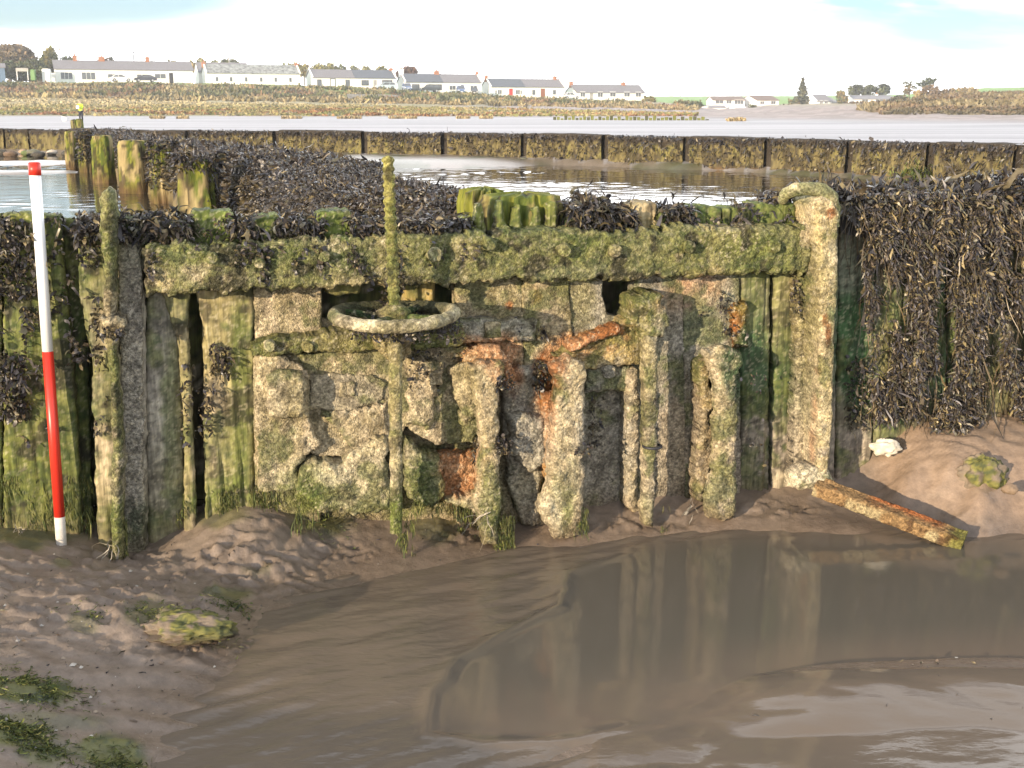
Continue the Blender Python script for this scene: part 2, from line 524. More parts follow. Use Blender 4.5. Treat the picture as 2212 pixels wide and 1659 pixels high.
def ground_h(x, y, detail=True):
    wd = wall_dist(x, y)
    near = tps(x, np.clip(y, -3.5, 7))
    # unseen opposite bank of the channel, added and shaped so that it keeps the low sun off the nearest mud
    near = near + .31 * np.exp(-((y - .25 + .10 * x) / .6) ** 2) * (.8 + .4 * fbm(v3(x * 1.6, y * .6), 3, 30)) * (y < 1.9)
    fd = far_dist(x, y)
    # basin bed rising to the foot of the far wall
    bx = np.clip((x + 12) / 20, 0, 1)
    foot = 0.13 + 0.05 * np.sin(x * .9) + .04 * (fbm(v3(x * .7, y * .7), 3, 8) - .5)
    foot = np.where(x > 1, .17 - .12 * np.clip((x - 3.4) / 5, 0, 1.3), foot + .02)
    n1 = fbm(v3(x * 1.1, y * 1.1), 3, 21)
    basin = -0.16 + (foot + 0.16) * ss(.8, 0.05, fd + .9 * (n1 - .5))
    # stony shoal between the middle bank and the far wall, and two sand bars on the left
    sh = ss(4.5, 2.2, np.hypot((x + 3.6) / 1.5, (y - 28.3) / .9))
    basin = np.maximum(basin, -0.16 + 0.33 * sh + .06 * (n1 - .5) * sh)
    for bxx, byy, rx, ry in ((-10.9, 28.2, 1.7, 1.4), (-9.9, 24.0, 1.5, .8)):
        e = np.hypot((x - bxx) / rx, (y - byy) / ry) + .25 * (n1 - .5)
        basin = np.maximum(basin, -0.16 + 0.225 * ss(1.35, .75, e))
    flatz = 0.42 * np.exp(np.clip(fd, -80, 0) / 9.0) + far_h(x, y) * (1 - np.exp(np.clip(fd, -200, 0) / 9.0))
    rear = np.where(fd > -.02, basin, basin + (flatz - basin) * ss(-.1, -.8, fd))
    z = np.where(wd > -0.12, near, rear)
    # the mud stops against the timber: it does not climb over it
    return z


ys = [-3.0]
while ys[-1] < 1.7: ys.append(ys[-1] + .09)
while ys[-1] < 4.35: ys.append(ys[-1] + .0105)
while ys[-1] < 1800: ys.append(ys[-1] * 1.0165 if ys[-1] < 900 else ys[-1] * 1.15)
ys = np.array(ys)
s = np.linspace(-1, 1, 760)
hw = 2.3 + 0.85 * np.maximum(ys, 0)
X = hw[:, None] * (0.34 * s + 0.66 * np.sign(s) * np.abs(s) ** 3.2)[None, :]
Y = np.repeat(ys[:, None], len(s), 1)
Z = ground_h(X, Y)
wd = wall_dist(X, Y)
fd = far_dist(X, Y)
PXg, PYg = proj(np.stack([X, Y, Z], -1))
nearm = (wd > -0.12) & (Y > .5) & (Y < 6)
wet = ss(0.0, 0.045, Z - ZW)                           # 0 at the water line, 1 well above it
br = ss(1180, 1300, PXg) * ss(1455, 1500, PYg)
rip = ripple(X, Y)
lx = ss(760, 480, PXg) * ss(1165, 1205, PYg) * ss(1430, 1340, PYg)
mound = ss(1, .55, np.hypot((PXg - 590) / 190, (PYg - 1180) / 90))
rb = ss(1850, 1900, PXg) * ss(1150, 1050, PYg)
Z = Z + np.where(nearm, 0.017 * rip * lx * wet + 0.012 * rip * mound + 0.006 * (fbm(v3(X * 26, Y * 26), 4, 9) - .5) * (.3 + wet) * (1 - .8 * br) + 0.02 * (fbm(v3(X * 6, Y * 6), 3, 12) - .5) * wet * (1 - .8 * br), 0)
crumb = np.zeros(X.shape)
for px, py, rx, ry in [(590, 1255, 130, 42), (340, 1408, 130, 18), (500, 1390, 50, 22), (760, 1190, 60, 26), (240, 1200, 60, 26), (470, 1210, 60, 26), (1000, 1150, 90, 30), (1400, 1130, 120, 22), (1660, 1100, 130, 20), (2060, 1120, 90, 22)]:
    crumb = np.maximum(crumb, ss(1.3, .6, np.hypot((PXg - px) / rx, (PYg - py) / ry)))
cn = fbm(v3((X + .4 * Y) * 34, Y * 60), 4, 33)
Z = Z + np.where(nearm, crumb * (.008 * (ss(.42, .6, cn) - .6) + .008 * (fbm(v3(X * 75, Y * 75), 2, 34) - .5)), 0)
bank = ss(1860, 1920, PXg) * ss(1150, 1090, PYg) * nearm
Z = Z + bank * (.006 * np.sin((Y * 1.0 + X * .35 + .25 * fbm(v3(X * 4, Y * 4), 3, 35)) * 2 * math.pi / .05) * fbm(v3(X * 5, Y * 5), 2, 36) + .016 * (fbm(v3(X * 10, Y * 16), 4, 37) - .5))
Z = Z + np.where(nearm, .005 * (fbm(v3(X * 60, Y * 80), 3, 38) - .5) * (.2 + wet) * (1 - .85 * br), 0)
# run-off ribs on the flank of the mound, sagging ledges at the edge of the left shore
ribs = np.abs(((X * .8 - Y * .25) * 11 + 1.2 * fbm(v3(X * 9, Y * 9), 2, 31)) % 1 - .5) * 2
Z = Z + np.where(nearm, 0.012 * mound * ribs, 0)
lw = ss(520, 420, PXg) * ss(1360, 1420, PYg)
st = np.sin((Y + .25 * fbm(v3(X * 2.5, Y * 2.5), 3, 14) + .05 * X) * 2 * math.pi / 0.085)
Z = Z + np.where(nearm, 0.0035 * lw * st, 0)
st2 = np.sin((X * .55 + Y * .8 + .35 * fbm(v3(X * 2.2, Y * 2.2), 3, 15)) * 2 * math.pi / 0.075)
Z = Z + np.where(nearm, 0.0016 * br * st2 * fbm(v3(X * 3, Y * 3), 2, 16) + .013 * br * (fbm(v3(X * 4.5 + Y * 2, Y * 7), 3, 18) - .5) + .003 * br * (fbm(v3(X * 9 + Y * 8, Y * 26), 3, 19) - .5), 0)
farm = (~nearm) & (fd < -1)
marsh = farm & (Y > 100) & (Z > .2)
tus = fbm(v3(X * .35, Y * .22), 4, 40)
Z = Z + np.where(marsh, .9 * (tus - .5) * ss(.25, .7, Z), 0)
Z = Z + np.where((~nearm) & (Y < 60), .03 * (fbm(v3(X * 2.5, Y * 2.5), 3, 41) - .5), 0)

# what the ground is made of, place by place, plus painted shade in the hollows
g1 = fbm(v3(X * 7, Y * 7), 4, 50); g2 = fbm(v3(X * .25, Y * .16), 4, 51); g3 = fbm(v3(X * 22, Y * 22), 3, 52)
C = np.zeros(X.shape + (3,)) + np.array([.195, .153, .120])
C = mixc(C, (.225, .178, .14), ss(.35, .7, g1))
C = mixc(C, (.15, .11, .08), ss(.055, .0, Z - ZW) * .6 * nearm)
C = mixc(C, (.11, .085, .062), crumb * ss(.5, .36, cn) * .7 * nearm)  # shade in the crumbly hollows put into the mud colour
C = mixc(C, (.25, .17, .11), bank * .5)
Rg = np.where(nearm, .44 - .2 * (1 - wet) + .25 * (g1 - .5), .5)
Rg = np.where(nearm & (br > .3), .08 + .16 * ss(.4, .7, g1), Rg)
for px, py, rx, ry, st in [(60, 1500, 110, 26, 1), (20, 1590, 120, 22, 1), (250, 1630, 70, 48, 1), (100, 1625, 60, 30, .8), (60, 1560, 160, 18, .5), (490, 1285, 55, 14, .7), (180, 1350, 40, 22, .5), (330, 1330, 60, 30, .5), (560, 1240, 40, 12, .4), (130, 1220, 20, 9, .6),
                           (60, 1160, 130, 25, .75), (700, 1120, 70, 45, .8), (940, 1130, 70, 40, .6), (470, 1115, 60, 30, .6), (1990, 1215, 30, 8, .3)]:
    e = np.hypot((PXg - px) / rx, (PYg - py) / ry)
    m = st * ss(1.25, .6, e + 1.3 * (fbm(v3(X * 14, Y * 14), 4, 60) - .5)) * nearm
    C = mixc(C, np.where((g3 > .5)[..., None], (.10, .11, .025), (.045, .07, .025)), m * .85)
    Z = Z + .006 * m * g3
# basin bed, shoal, flats
C = np.where(((wd < -.12) & (fd > 0))[..., None], mixc(np.zeros(X.shape + (3,)) + np.array([.20, .165, .13]), (.07, .08, .03), ss(.45, .65, fbm(v3(X * 1.4, Y * 1.4), 4, 61)) * .8), C)
sand = ss(.9, .5, np.hypot((X + 10.5) / 3.2, (Y - 26.5) / 4))
C = np.where(((wd < -.12) & (fd > 0))[..., None], mixc(C, (.33, .29, .27), sand), C)
fc = np.zeros(X.shape + (3,)) + np.array([.32, .31, .32])
fc = mixc(fc, (.39, .38, .39), ss(.4, .6, fbm(v3(X * .05, Y * .35), 3, 62)))
fc = mixc(fc, (.05, .045, .04), ss(.56, .64, fbm(v3(X * .5, Y * .22), 4, 63)) * ss(46, 36, Y) * ss(1.5, -2, X))
mc = np.zeros(X.shape + (3,)) + np.array([.28, .24, .13])
mc = mixc(mc, (.20, .19, .08), ss(.42, .6, g2))
mc = mixc(mc, (.24, .14, .07), ss(.57, .70, fbm(v3(X * .12, Y * .3), 4, 64)) * ss(2.2, .6, Z))
mc = mixc(mc, (.36, .30, .16), ss(1.4, 2.2, Z) * ss(3.2, 2.4, Z) * .7)
beach = ss(880, 1150, PXg) * ss(2.6, 1.0, Z)
mc = mixc(mc, np.where((fbm(v3(X * .6, Y * .5), 3, 65) > .52)[..., None], (.33, .27, .25), (.25, .21, .19)), beach * .95)
mc = mixc(mc, (.14, .24, .035), ss(2.4, 3.0, Z) * ss(235, 252, Y) * (1 - beach))
mc = mixc(mc, (.17, .31, .05), ss(345, 375, Y))
hillside = ss(1830, 1960, PXg) * ss(.7, 1.6, Z) * ss(300, 250, Y)
mc = mixc(mc, (.13, .10, .045), hillside)
ft = np.clip(ss(.14, .34, Z) * (Y > 60), 0, 1)
C = np.where((fd <= 0)[..., None] & ~nearm[..., None], mixc(fc, mc, ft), C)
fs = ss(.40, .62, fbm(v3(X * .06, Y * .5), 4, 66))
C = np.where((fd <= 0)[..., None] & ~nearm[..., None], C * (1 - .34 * fs * (1 - ft))[..., None], C)
Rg = np.where((fd <= 0) & ~nearm, np.clip(.74 - .14 * fs - .25 * ss(.5, 4, -fd) * ss(12, 5, -fd) + .3 * ft, .3, .95), Rg)
Rg = np.where((wd < -.12) & (fd > 0), .35, Rg)
ground = mesh('ground', np.stack([X, Y, Z], -1), grid_faces(*X.shape), M['mud'], C.reshape(-1, 3), attrs={'Rgh': Rg})
tag(ground, kind='structure')


def gz(x, y):
    """ground height at points, from the sheet itself"""
    x = np.atleast_1d(np.asarray(x, float)); y = np.atleast_1d(np.asarray(y, float))
    j = np.clip(np.searchsorted(ys, y) - 1, 0, len(ys) - 2)
    out = np.empty(len(x))
    for k in range(len(x)):
        out[k] = np.interp(x[k], X[j[k]], Z[j[k]])
    return out


# ------------------------------------------------------------------ water
def watermat(name, deep, rough, nscale, bump, bdist, mapping, attr=None):
    m, nt, b = newmat(name)
    L = nt.links.new
    tc = N(nt, 'ShaderNodeTexCoord')
    mp = N(nt, 'ShaderNodeMapping', Scale=mapping)
    L(tc.outputs['Object'], mp.inputs['Vector'])
    n = N(nt, 'ShaderNodeTexNoise', Scale=nscale, Detail=3.0, Roughness=0.55, Distortion=0.4)
    L(mp.outputs['Vector'], n.inputs['Vector'])
    bp = N(nt, 'ShaderNodeBump', Strength=bump, Distance=bdist)
    L(n.outputs['Fac'], bp.inputs['Height']); L(bp.outputs['Normal'], b.inputs['Normal'])
    if attr:
        at = N(nt, 'ShaderNodeAttribute', attribute_name='Col')
        L(at.outputs['Color'], b.inputs['Base Color'])
        fl = N(nt, 'ShaderNodeAttribute', attribute_name='Flow')
        ml = N(nt, 'ShaderNodeMath', operation='MULTIPLY'); ml.inputs[1].default_value = bump
        L(fl.outputs['Fac'], ml.inputs[0]); L(ml.outputs[0], bp.inputs['Strength'])
        ra = N(nt, 'ShaderNodeMath', operation='MULTIPLY_ADD')
        L(fl.outputs['Fac'], ra.inputs[0]); ra.inputs[1].default_value = .05; ra.inputs[2].default_value = rough
        L(ra.outputs[0], b.inputs['Roughness'])
    else:
        b.inputs['Base Color'].default_value = (*deep, 1)
        b.inputs['Roughness'].default_value = rough
    b.inputs['IOR'].default_value = 1.33
    b.inputs['Specular IOR Level'].default_value = 0.5
    return m


xs = np.linspace(-1.6, 2.9, 420); yw = np.linspace(1.6, 4.5, 330)
XW, YW = np.meshgrid(xs, yw)
dep = ZW - ground_h(XW, YW)
pxw, pyw = proj(v3(XW, YW, ZW))


def poly_sd(x, y, P):
    P = np.asarray(P, float)
    d = np.full(x.shape, 1e18); ins = np.zeros(x.shape, bool)
    for a, b in zip(P, np.roll(P, -1, 0)):
        e = b - a
        t = np.clip(((x - a[0]) * e[0] + (y - a[1]) * e[1]) / (e @ e + 1e-18), 0, 1)
        d = np.minimum(d, (x - a[0] - t * e[0]) ** 2 + (y - a[1] - t * e[1]) ** 2)
        c = (a[1] > y) != (b[1] > y)
        with np.errstate(divide='ignore', invalid='ignore'):
            ins ^= c & (x < (b[0] - a[0]) * (y - a[1]) / (b[1] - a[1] + 1e-18) + a[0])
    return np.sqrt(d) * np.where(ins, -1, 1)


pool = [at_z(a, b, ZW)[:2] for a, b in [(920, 1590), (932, 1500), (968, 1422), (1060, 1370), (1200, 1310), (1225, 1240), (1430, 1165), (1740, 1150), (2300, 1180), (2400, 1450), (1900, 1475), (1620, 1492), (1480, 1545), (1250, 1600), (1050, 1612)]]
brw = ss(1230, 1400, pxw) * ss(1440, 1500, pyw)
sd = poly_sd(XW, YW, pool) + .09 * (fbm(v3(XW * 3.5, YW * 3.5), 4, 71) - .5)
flow = ss(-.03, .05, sd) * (1 - .92 * brw)
# thin running water heaps into small tongues, the pool lies flat; a low lip where the current meets the pool
q1 = fbm(v3(XW * 4 + YW * 3.5, (YW - .55 * XW) * 17), 4, 72)
zz = ZW + .016 * (q1 - .5) * flow * (1 - .8 * brw) + .008 * np.exp(-(sd / .022) ** 2) * ss(1500, 1150, pxw) + .0035 * np.sin((XW * .5 - YW * .85) * 2 * math.pi / .075 + 5 * fbm(v3(XW * 3, YW * 3), 2, 73)) * flow * (1 - brw) * ss(.45, .62, fbm(v3(XW * 3, YW * 3), 2, 74))
zz = zz + brw * (.007 * (fbm(v3(XW * 6 + YW * 4, YW * 17 - XW * 5), 4, 77) - .5) * (.25 + 1.5 * ss(.45, .65, fbm(v3(XW * 3, YW * 4), 2, 79))) + .016 * (fbm(v3(XW * 2.2, YW * 3.5), 2, 78) - .5))
# a film of run-off drains down the mud bars and leaves only their crests bare
film = tps(XW, YW) + .013 * (fbm(v3(XW * 4.5 + YW * 2, YW * 7), 3, 18) - .5) * brw + .005 + .009 * (fbm(v3(XW * 2.2 + YW * 1.6, YW * 5), 3, 80) - .5) + .0014 * (fbm(v3(XW * 10 + YW * 9, YW * 30), 3, 81) - .5)
zz = np.where(brw > .02, np.maximum(zz, ZW - .05 + (film - ZW + .05) * ss(.0, .25, brw)), zz)
cw = np.zeros(XW.shape + (3,)) + np.array([.14, .112, .086])
cw = mixc(cw, (.105, .093, .074), ss(.0, .07, dep) * (1 - flow * .55))
water = mesh('water', v3(XW, YW, zz), grid_faces(*XW.shape), watermat('channel_water', (.1, .08, .06), .055, 24, .16, .012, (1, 2.2, 1), True), cw.reshape(-1, 3), attrs={'Flow': .12 + flow})
tag(water, kind='structure')
# basin: a wind-ruffled sheet running from the back of the near wall to the far wall
tr = [.16]
while tr[-1] < 40: tr.append(tr[-1] + .016 + .0065 * tr[-1])
tr = np.array(tr); cs = np.linspace(-1, 1, 460)
XB = (8 + 26 * np.clip(tr / 30, 0, 1))[:, None] * (.36 * cs + .64 * np.sign(cs) * np.abs(cs) ** 3)[None, :]
YB_ = np.maximum(WO[1] + XB * .25 + tr[:, None], 1.5)
ruf = .35 + .9 * ss(.38, .62, fbm(v3(XB * .35, YB_ * .5), 3, 76))
hb_ = ZB + .0145 * ruf * (1 - .6 * ss(-2.5, -5, XB)) * (fbm(v3(XB * 4.5, YB_ * 10), 3, 75) - .5) * (.45 + tr[:, None] * .16)
basin_water = mesh('water', v3(XB, YB_, hb_), grid_faces(*XB.shape), watermat('basin_water', (.055, .045, .03), .03, 22, .05, .01, (1, 2.2, 1)))
tag(basin_water, kind='structure')
# ------------------------------------------------------------------ near wall: relief pieces, outlines surveyed on the wall
TAN, GREY, MOSS, DMOSS, PALE, RUST, DRUST, WOODG, OLIVE, ORANGE, WEEDC = (.375, .31, .21), (.29, .27, .225), (.105, .135, .032), (.034, .06, .022), (.52, .46, .33), (.28, .112, .04), (.06, .024, .016), (.215, .185, .15), (.205, .185, .08), (.45, .25, .13), (.022, .019, .017)
# stains and growth on the wall, plus painted light and shade: x, y, radius x, radius y, colour, strength
STAIN_AND_LIGHT = [(90, 520, 180, 110, (.13, .15, .03), .75), (60, 900, 120, 260, (.15, .16, .04), .6), (60, 1080, 90, 130, (.13, .15, .03), .75), (70, 720, 90, 130, MOSS, .5), (165, 900, 40, 330, DMOSS, .7), (190, 560, 60, 80, OLIVE, .4),  # the tall dark strip on the recessed plank adds moss and painted shade
         (455, 485, 60, 30, MOSS, .8), (580, 490, 60, 30, MOSS, .8), (725, 480, 55, 30, MOSS, .9), (360, 490, 60, 30, DMOSS, .7), (640, 490, 40, 30, DMOSS, .6),
         (1100, 460, 130, 60, MOSS, .7), (450, 550, 160, 36, MOSS, .6), (640, 565, 130, 40, MOSS, .55), (1240, 520, 200, 22, MOSS, .6), (1560, 520, 140, 24, MOSS, .65), (800, 570, 60, 40, DMOSS, .5), (740, 545, 90, 40, DMOSS, .35), (1060, 560, 170, 38, OLIVE, .55), (1240, 545, 60, 40, MOSS, .45), (1500, 540, 130, 45, OLIVE, .65), (1650, 555, 100, 40, MOSS, .5), (960, 570, 60, 36, DMOSS, .4), (520, 590, 150, 24, TAN, .5), (1250, 590, 100, 22, GREY, .5), (1150, 520, 70, 20, TAN, .5), (1390, 530, 60, 30, TAN, .4),
         (285, 560, 30, 40, GREY, .6), (350, 900, 40, 150, GREY, .6), (370, 900, 18, 170, MOSS, .6), (400, 900, 18, 240, OLIVE, .8), (350, 1080, 40, 100, OLIVE, .35), (490, 700, 60, 90, OLIVE, .45), (520, 880, 22, 230, MOSS, .8), (465, 930, 22, 130, TAN, .6), (490, 1060, 60, 50, MOSS, .65), (500, 1090, 90, 30, MOSS, .9),
         (690, 745, 110, 28, OLIVE, .5), (640, 1070, 60, 60, MOSS, .75), (680, 1060, 60, 50, MOSS, .7), (620, 880, 40, 60, OLIVE, .35), (780, 1030, 90, 50, PALE, .55), (720, 960, 60, 40, PALE, .3), (600, 1020, 50, 50, PALE, .3), (575, 850, 30, 50, PALE, .25), (740, 850, 90, 38, GREY, .3), (760, 1095, 120, 18, MOSS, .35),
         (855, 1130, 30, 70, MOSS, .9), (905, 1040, 40, 60, MOSS, .6), (920, 1020, 30, 60, DMOSS, .35), (940, 1090, 60, 24, MOSS, .6), (985, 1025, 42, 48, ORANGE, .95), (990, 1050, 40, 26, RUST, .5), (1000, 980, 60, 18, RUST, .5),
         (1045, 760, 62, 26, ORANGE, .85), (1085, 775, 34, 50, ORANGE, .75), (1020, 745, 40, 20, ORANGE, .6), (1105, 810, 22, 40, RUST, .5), (1175, 800, 22, 42, DRUST, 1), (1190, 790, 34, 34, RUST, .8), (1186, 880, 14, 100, ORANGE, .8), (1180, 850, 20, 60, RUST, .8), (1195, 830, 26, 22, RUST, .8), (1270, 735, 75, 18, RUST, .9), (1255, 750, 60, 24, ORANGE, .6), (1330, 715, 36, 14, RUST, .8),
         (1060, 1090, 26, 80, MOSS, .65), (1215, 1100, 26, 60, MOSS, .75), (1240, 1030, 16, 50, MOSS, .4), (1225, 960, 40, 120, PALE, .25), (1190, 1120, 26, 50, PALE, .7), (1140, 960, 50, 60, GREY, .7), (1140, 1080, 40, 60, PALE, .35), (1400, 1110, 14, 40, MOSS, .8), (1400, 780, 22, 90, OLIVE, .6), (1415, 690, 50, 50, OLIVE, .6), (1385, 1040, 30, 70, PALE, .35),
         (1310, 950, 60, 130, GREY, .9), (1460, 950, 60, 160, WOODG, .7), (1455, 960, 30, 110, TAN, .5), (1560, 1080, 46, 55, PALE, .85), (1570, 900, 28, 100, TAN, .4), (1480, 640, 60, 40, ORANGE, .45), (1520, 615, 50, 30, ORANGE, .35), (1600, 700, 18, 55, RUST, .95), (1590, 740, 24, 30, DRUST, .6), (1470, 720, 60, 50, GREY, .6),  # the tan patch on the plank between ribs paints its sunlit strip
         (1640, 650, 60, 90, MOSS, .6), (1640, 820, 70, 120, (.04, .085, .035), .9), (1700, 700, 40, 90, OLIVE, .6), (1700, 850, 30, 110, DMOSS, .8), (1650, 980, 80, 110, WOODG, .9), (1700, 1000, 40, 90, WOODG, .9), (1110, 640, 60, 60, OLIVE, .4), (1160, 640, 12, 20, RUST, .6), (1100, 660, 8, 10, RUST, .9), (1245, 650, 40, 60, OLIVE, .6),
         (1745, 800, 26, 300, TAN, .6), (1760, 880, 7, 30, RUST, .8), (1755, 960, 6, 40, RUST, .9), (1790, 720, 7, 24, RUST, .9), (1782, 690, 6, 12, RUST, .9), (1797, 460, 11, 12, RUST, .9), (1770, 800, 7, 9, RUST, .9), (1735, 1040, 60, 30, PALE, .9), (1745, 920, 40, 130, PALE, .35), (1760, 410, 50, 20, PALE, .5), (1710, 425, 40, 18, MOSS, .5), (1750, 640, 30, 90, OLIVE, .5),
         (1842, 700, 40, 190, (.045, .105, .04), .95), (1830, 560, 40, 70, GREY, .5), (1840, 990, 60, 60, WOODG, .95), (1920, 800, 50, 200, (.05, .11, .04), .8), (1915, 760, 20, 120, OLIVE, .8), (2040, 740, 60, 200, (.045, .10, .045), .85), (2150, 640, 60, 160, DMOSS, .7), (1880, 960, 40, 40, WOODG, .6),
         (232, 425, 20, 20, PALE, .35), (235, 500, 24, 80, OLIVE, .6), (240, 620, 20, 60, TAN, .5), (245, 860, 20, 100, TAN, .5), (245, 800, 18, 60, MOSS, .5), (250, 1120, 20, 70, MOSS, .7), (243, 1010, 20, 80, PALE, .3), (290, 900, 30, 280, GREY, .7), (300, 1150, 30, 60, DMOSS, .7), (900, 620, 45, 30, (.33, .25, .09), .6),  # the closing yellow patch paints sunlight on the block below the beam
         (1742, 700, 20, 130, OLIVE, .55), (1740, 860, 16, 60, DMOSS, .35), (905, 900, 40, 60, PALE, .25), (930, 830, 40, 50, TAN, .4), (1000, 850, 30, 90, OLIVE, .4), (840, 640, 24, 200, OLIVE, .5)]


def wall_colour(P, base, moss=0.45, seed=0, barn=.5):
    px, py = proj(P)
    n1, n2, n3 = fbm(P * 7.0, 4, 100 + seed), fbm(P * 34.0, 3, 101 + seed), fbm(P * 150.0, 2, 102)
    n4 = ss(.3, .7, fbm(P * 58.0, 3, 103))
    n5 = ss(.3, .7, fbm(P * np.array([24., 24., 9.]), 3, 104 + seed))
    C = np.asarray(base, float) * (.5 + .66 * ss(.28, .72, n2) + .46 * n4)[..., None]
    C = mixc(C, np.asarray(base, float) * np.array([.98, 1.0, .68]) * .8, n5 * .5)
    for a, b, rx, ry, c, st in STAIN_AND_LIGHT:
        e = np.hypot((px - a) / rx, (py - b) / ry)
        k = e < 2.2
        if not k.any(): continue
        m = st * ss(1.45, .55, e[k] + 1.0 * (n1[k] - .5) + .9 * (n2[k] - .5))
        C[k] = mixc(C[k], np.asarray(c) * (.45 + .5 * n3[k] + .6 * n4[k])[..., None], m)
    m = ss(.62 - .35 * moss, .74 - .35 * moss, n1 + .35 * (n2 - .5))
    C = mixc(C, mixc(np.zeros(C.shape) + np.array([.042, .068, .022]), (.13, .145, .042), n4), m * .72)
    C = mixc(C, WEEDC, ss(.585, .645, fbm(P * 17, 3, 107)) * np.minimum(1.2 * moss, .75))
    C = mixc(C, np.array([.045, .04, .028]), ss(.36, .26, n3) * .4)
    C = mixc(C, PALE, ss(.60, .72, n3) * barn * (1 - .55 * m))
    C = mixc(C, (.19, .135, .09), ss(.10, -.03, P[..., 2] - gzw(P)) * .55)
    return np.clip(C, .008, .8)


_gx = np.linspace(-6, 6, 400)
_gw = tps(WO[0] + _gx * WU[0] + .05 * WN[0], WO[1] + _gx * WU[1] + .05 * WN[1])


def gzw(P):
    return np.interp((P - WO) @ WU, _gx, _gw)


def relief(name, poly, front, back, mat, base, parent=None, r=.018, amp=.012, nsc=28., edge=.010, res=.0046, moss=.45, grain=False, lump=0.0, seed=0, barn=.5, fn=None, lab=None):
    """a piece of the wall: outline (surveyed), face at `front` metres before the planks, running back to `back`"""
    poly = np.asarray(poly, float)
    u, w_ = wall_uw(poly[:, 0], poly[:, 1], front)
    P2 = np.stack([u, w_], -1)
    lo, hi = P2.min(0) - .02, P2.max(0) + .02
    gu = np.arange(lo[0], hi[0] + res, res); gw = np.arange(lo[1], hi[1] + res, res)
    U, W = np.meshgrid(gu, gw)
    sd = poly_sd(U, W, P2)
    Q = v3(U, W, seed * 3.1)
    sd0 = sd + edge * 2.2 * (fbm(Q * 22, 4, 120 + seed) - .5) + edge * .8 * (fbm(Q * 90, 2, 121) - .5)
    gyy, gxx = np.gradient(sd0, res)
    gl = np.maximum(np.hypot(gxx, gyy), .4)
    inside = sd0 < 0
    q = inside[:-1, :-1] | inside[1:, :-1] | inside[:-1, 1:] | inside[1:, 1:]
    mv = np.where(sd0 > 0, np.minimum(sd0, 2 * res) / gl ** 2, 0)
    U2, W2 = U - mv * gxx, W - mv * gyy
    t = np.clip(-sd0 / r, 0, 1)
    prof = np.sqrt(np.clip(1 - (1 - t) ** 2, 0, 1))
    dpt = front - r * (1 - prof)
    if grain:
        g = fbm(v3(U * 70, W * 3.0, seed), 3, 130 + seed)
        dpt = dpt + amp * 1.5 * (g - .5) + amp * .9 * (fbm(Q * 14, 3, 131) - .5) - .008 * ss(.66, .72, fbm(v3(U * 42, W * 1.4, seed), 2, 132))
    else:
        wl = worley(U * 120, W * 120, 140)
        dpt = dpt + amp * 1.7 * (fbm(Q * nsc, 4, 133 + seed) - .5) + amp * .42 * (.5 - wl)+ amp * .5 * (fbm(Q * 75, 2, 134) - .5)
    if lump:
        dpt = dpt + lump * (fbm(Q * 13, 4, 135 + seed) - .45) * .8 * t
    if fn is not None: dpt = dpt + fn(U, W) * t
    idx = np.full(U.shape, -1)
    ii, jj = np.nonzero(q)
    used = np.zeros(U.shape, bool)
    for a in (0, 1):
        for b in (0, 1): used[ii + a, jj + b] = True
    idx[used] = np.arange(used.sum())
    Fq = np.stack([idx[ii, jj], idx[ii, jj + 1], idx[ii + 1, jj + 1], idx[ii + 1, jj]], -1)
    uu, ww, dd = U2[used], W2[used], dpt[used]
    # skirt: boundary edges run back to the base in steps
    e = np.concatenate([Fq[:, [0, 1]], Fq[:, [1, 2]], Fq[:, [2, 3]], Fq[:, [3, 0]]])
    key = e[:, 0].astype(np.int64) * 10 ** 7 + e[:, 1]
    rev = e[:, 1].astype(np.int64) * 10 ** 7 + e[:, 0]
    be = e[~np.isin(key, rev)]
    bv = np.unique(be)
    k = max(2, int((front - back) / .02))
    Vs = [uw(uu, ww, 0)]
    Vs[0] = WO + uu[:, None] * WU + ww[:, None] * np.array([0, 0, 1.]) + dd[:, None] * WN
    Fs = [Fq]
    n0 = len(uu); lut = np.full(n0, -1); lut[bv] = np.arange(len(bv)); prev = None
    for s_ in range(1, k + 1):
        f = s_ / k
        d2 = dd[bv] * (1 - f) + back * f
        wob = .006 * (fbm(v3(uu[bv] * 40, ww[bv] * 40, f * 5), 2, 150) - .5) * (1 if s_ < k else 0)
        Vs.append(WO + (uu[bv] + wob)[:, None] * WU + (ww[bv] + wob)[:, None] * np.array([0, 0, 1.]) + d2[:, None] * WN)
        off = n0 + (s_ - 1) * len(bv)
        a = be[:, 0] if prev is None else prev + lut[be[:, 0]]
        b = be[:, 1] if prev is None else prev + lut[be[:, 1]]
        Fs.append(np.stack([b, a, off + lut[be[:, 0]], off + lut[be[:, 1]]], -1))
        prev = off
    V = np.concatenate(Vs)
    o = mesh(name, V, [np.concatenate(Fs)], mat, wall_colour(V, base, moss, seed, barn), parent)
    if lab: o['label'] = lab
    return o


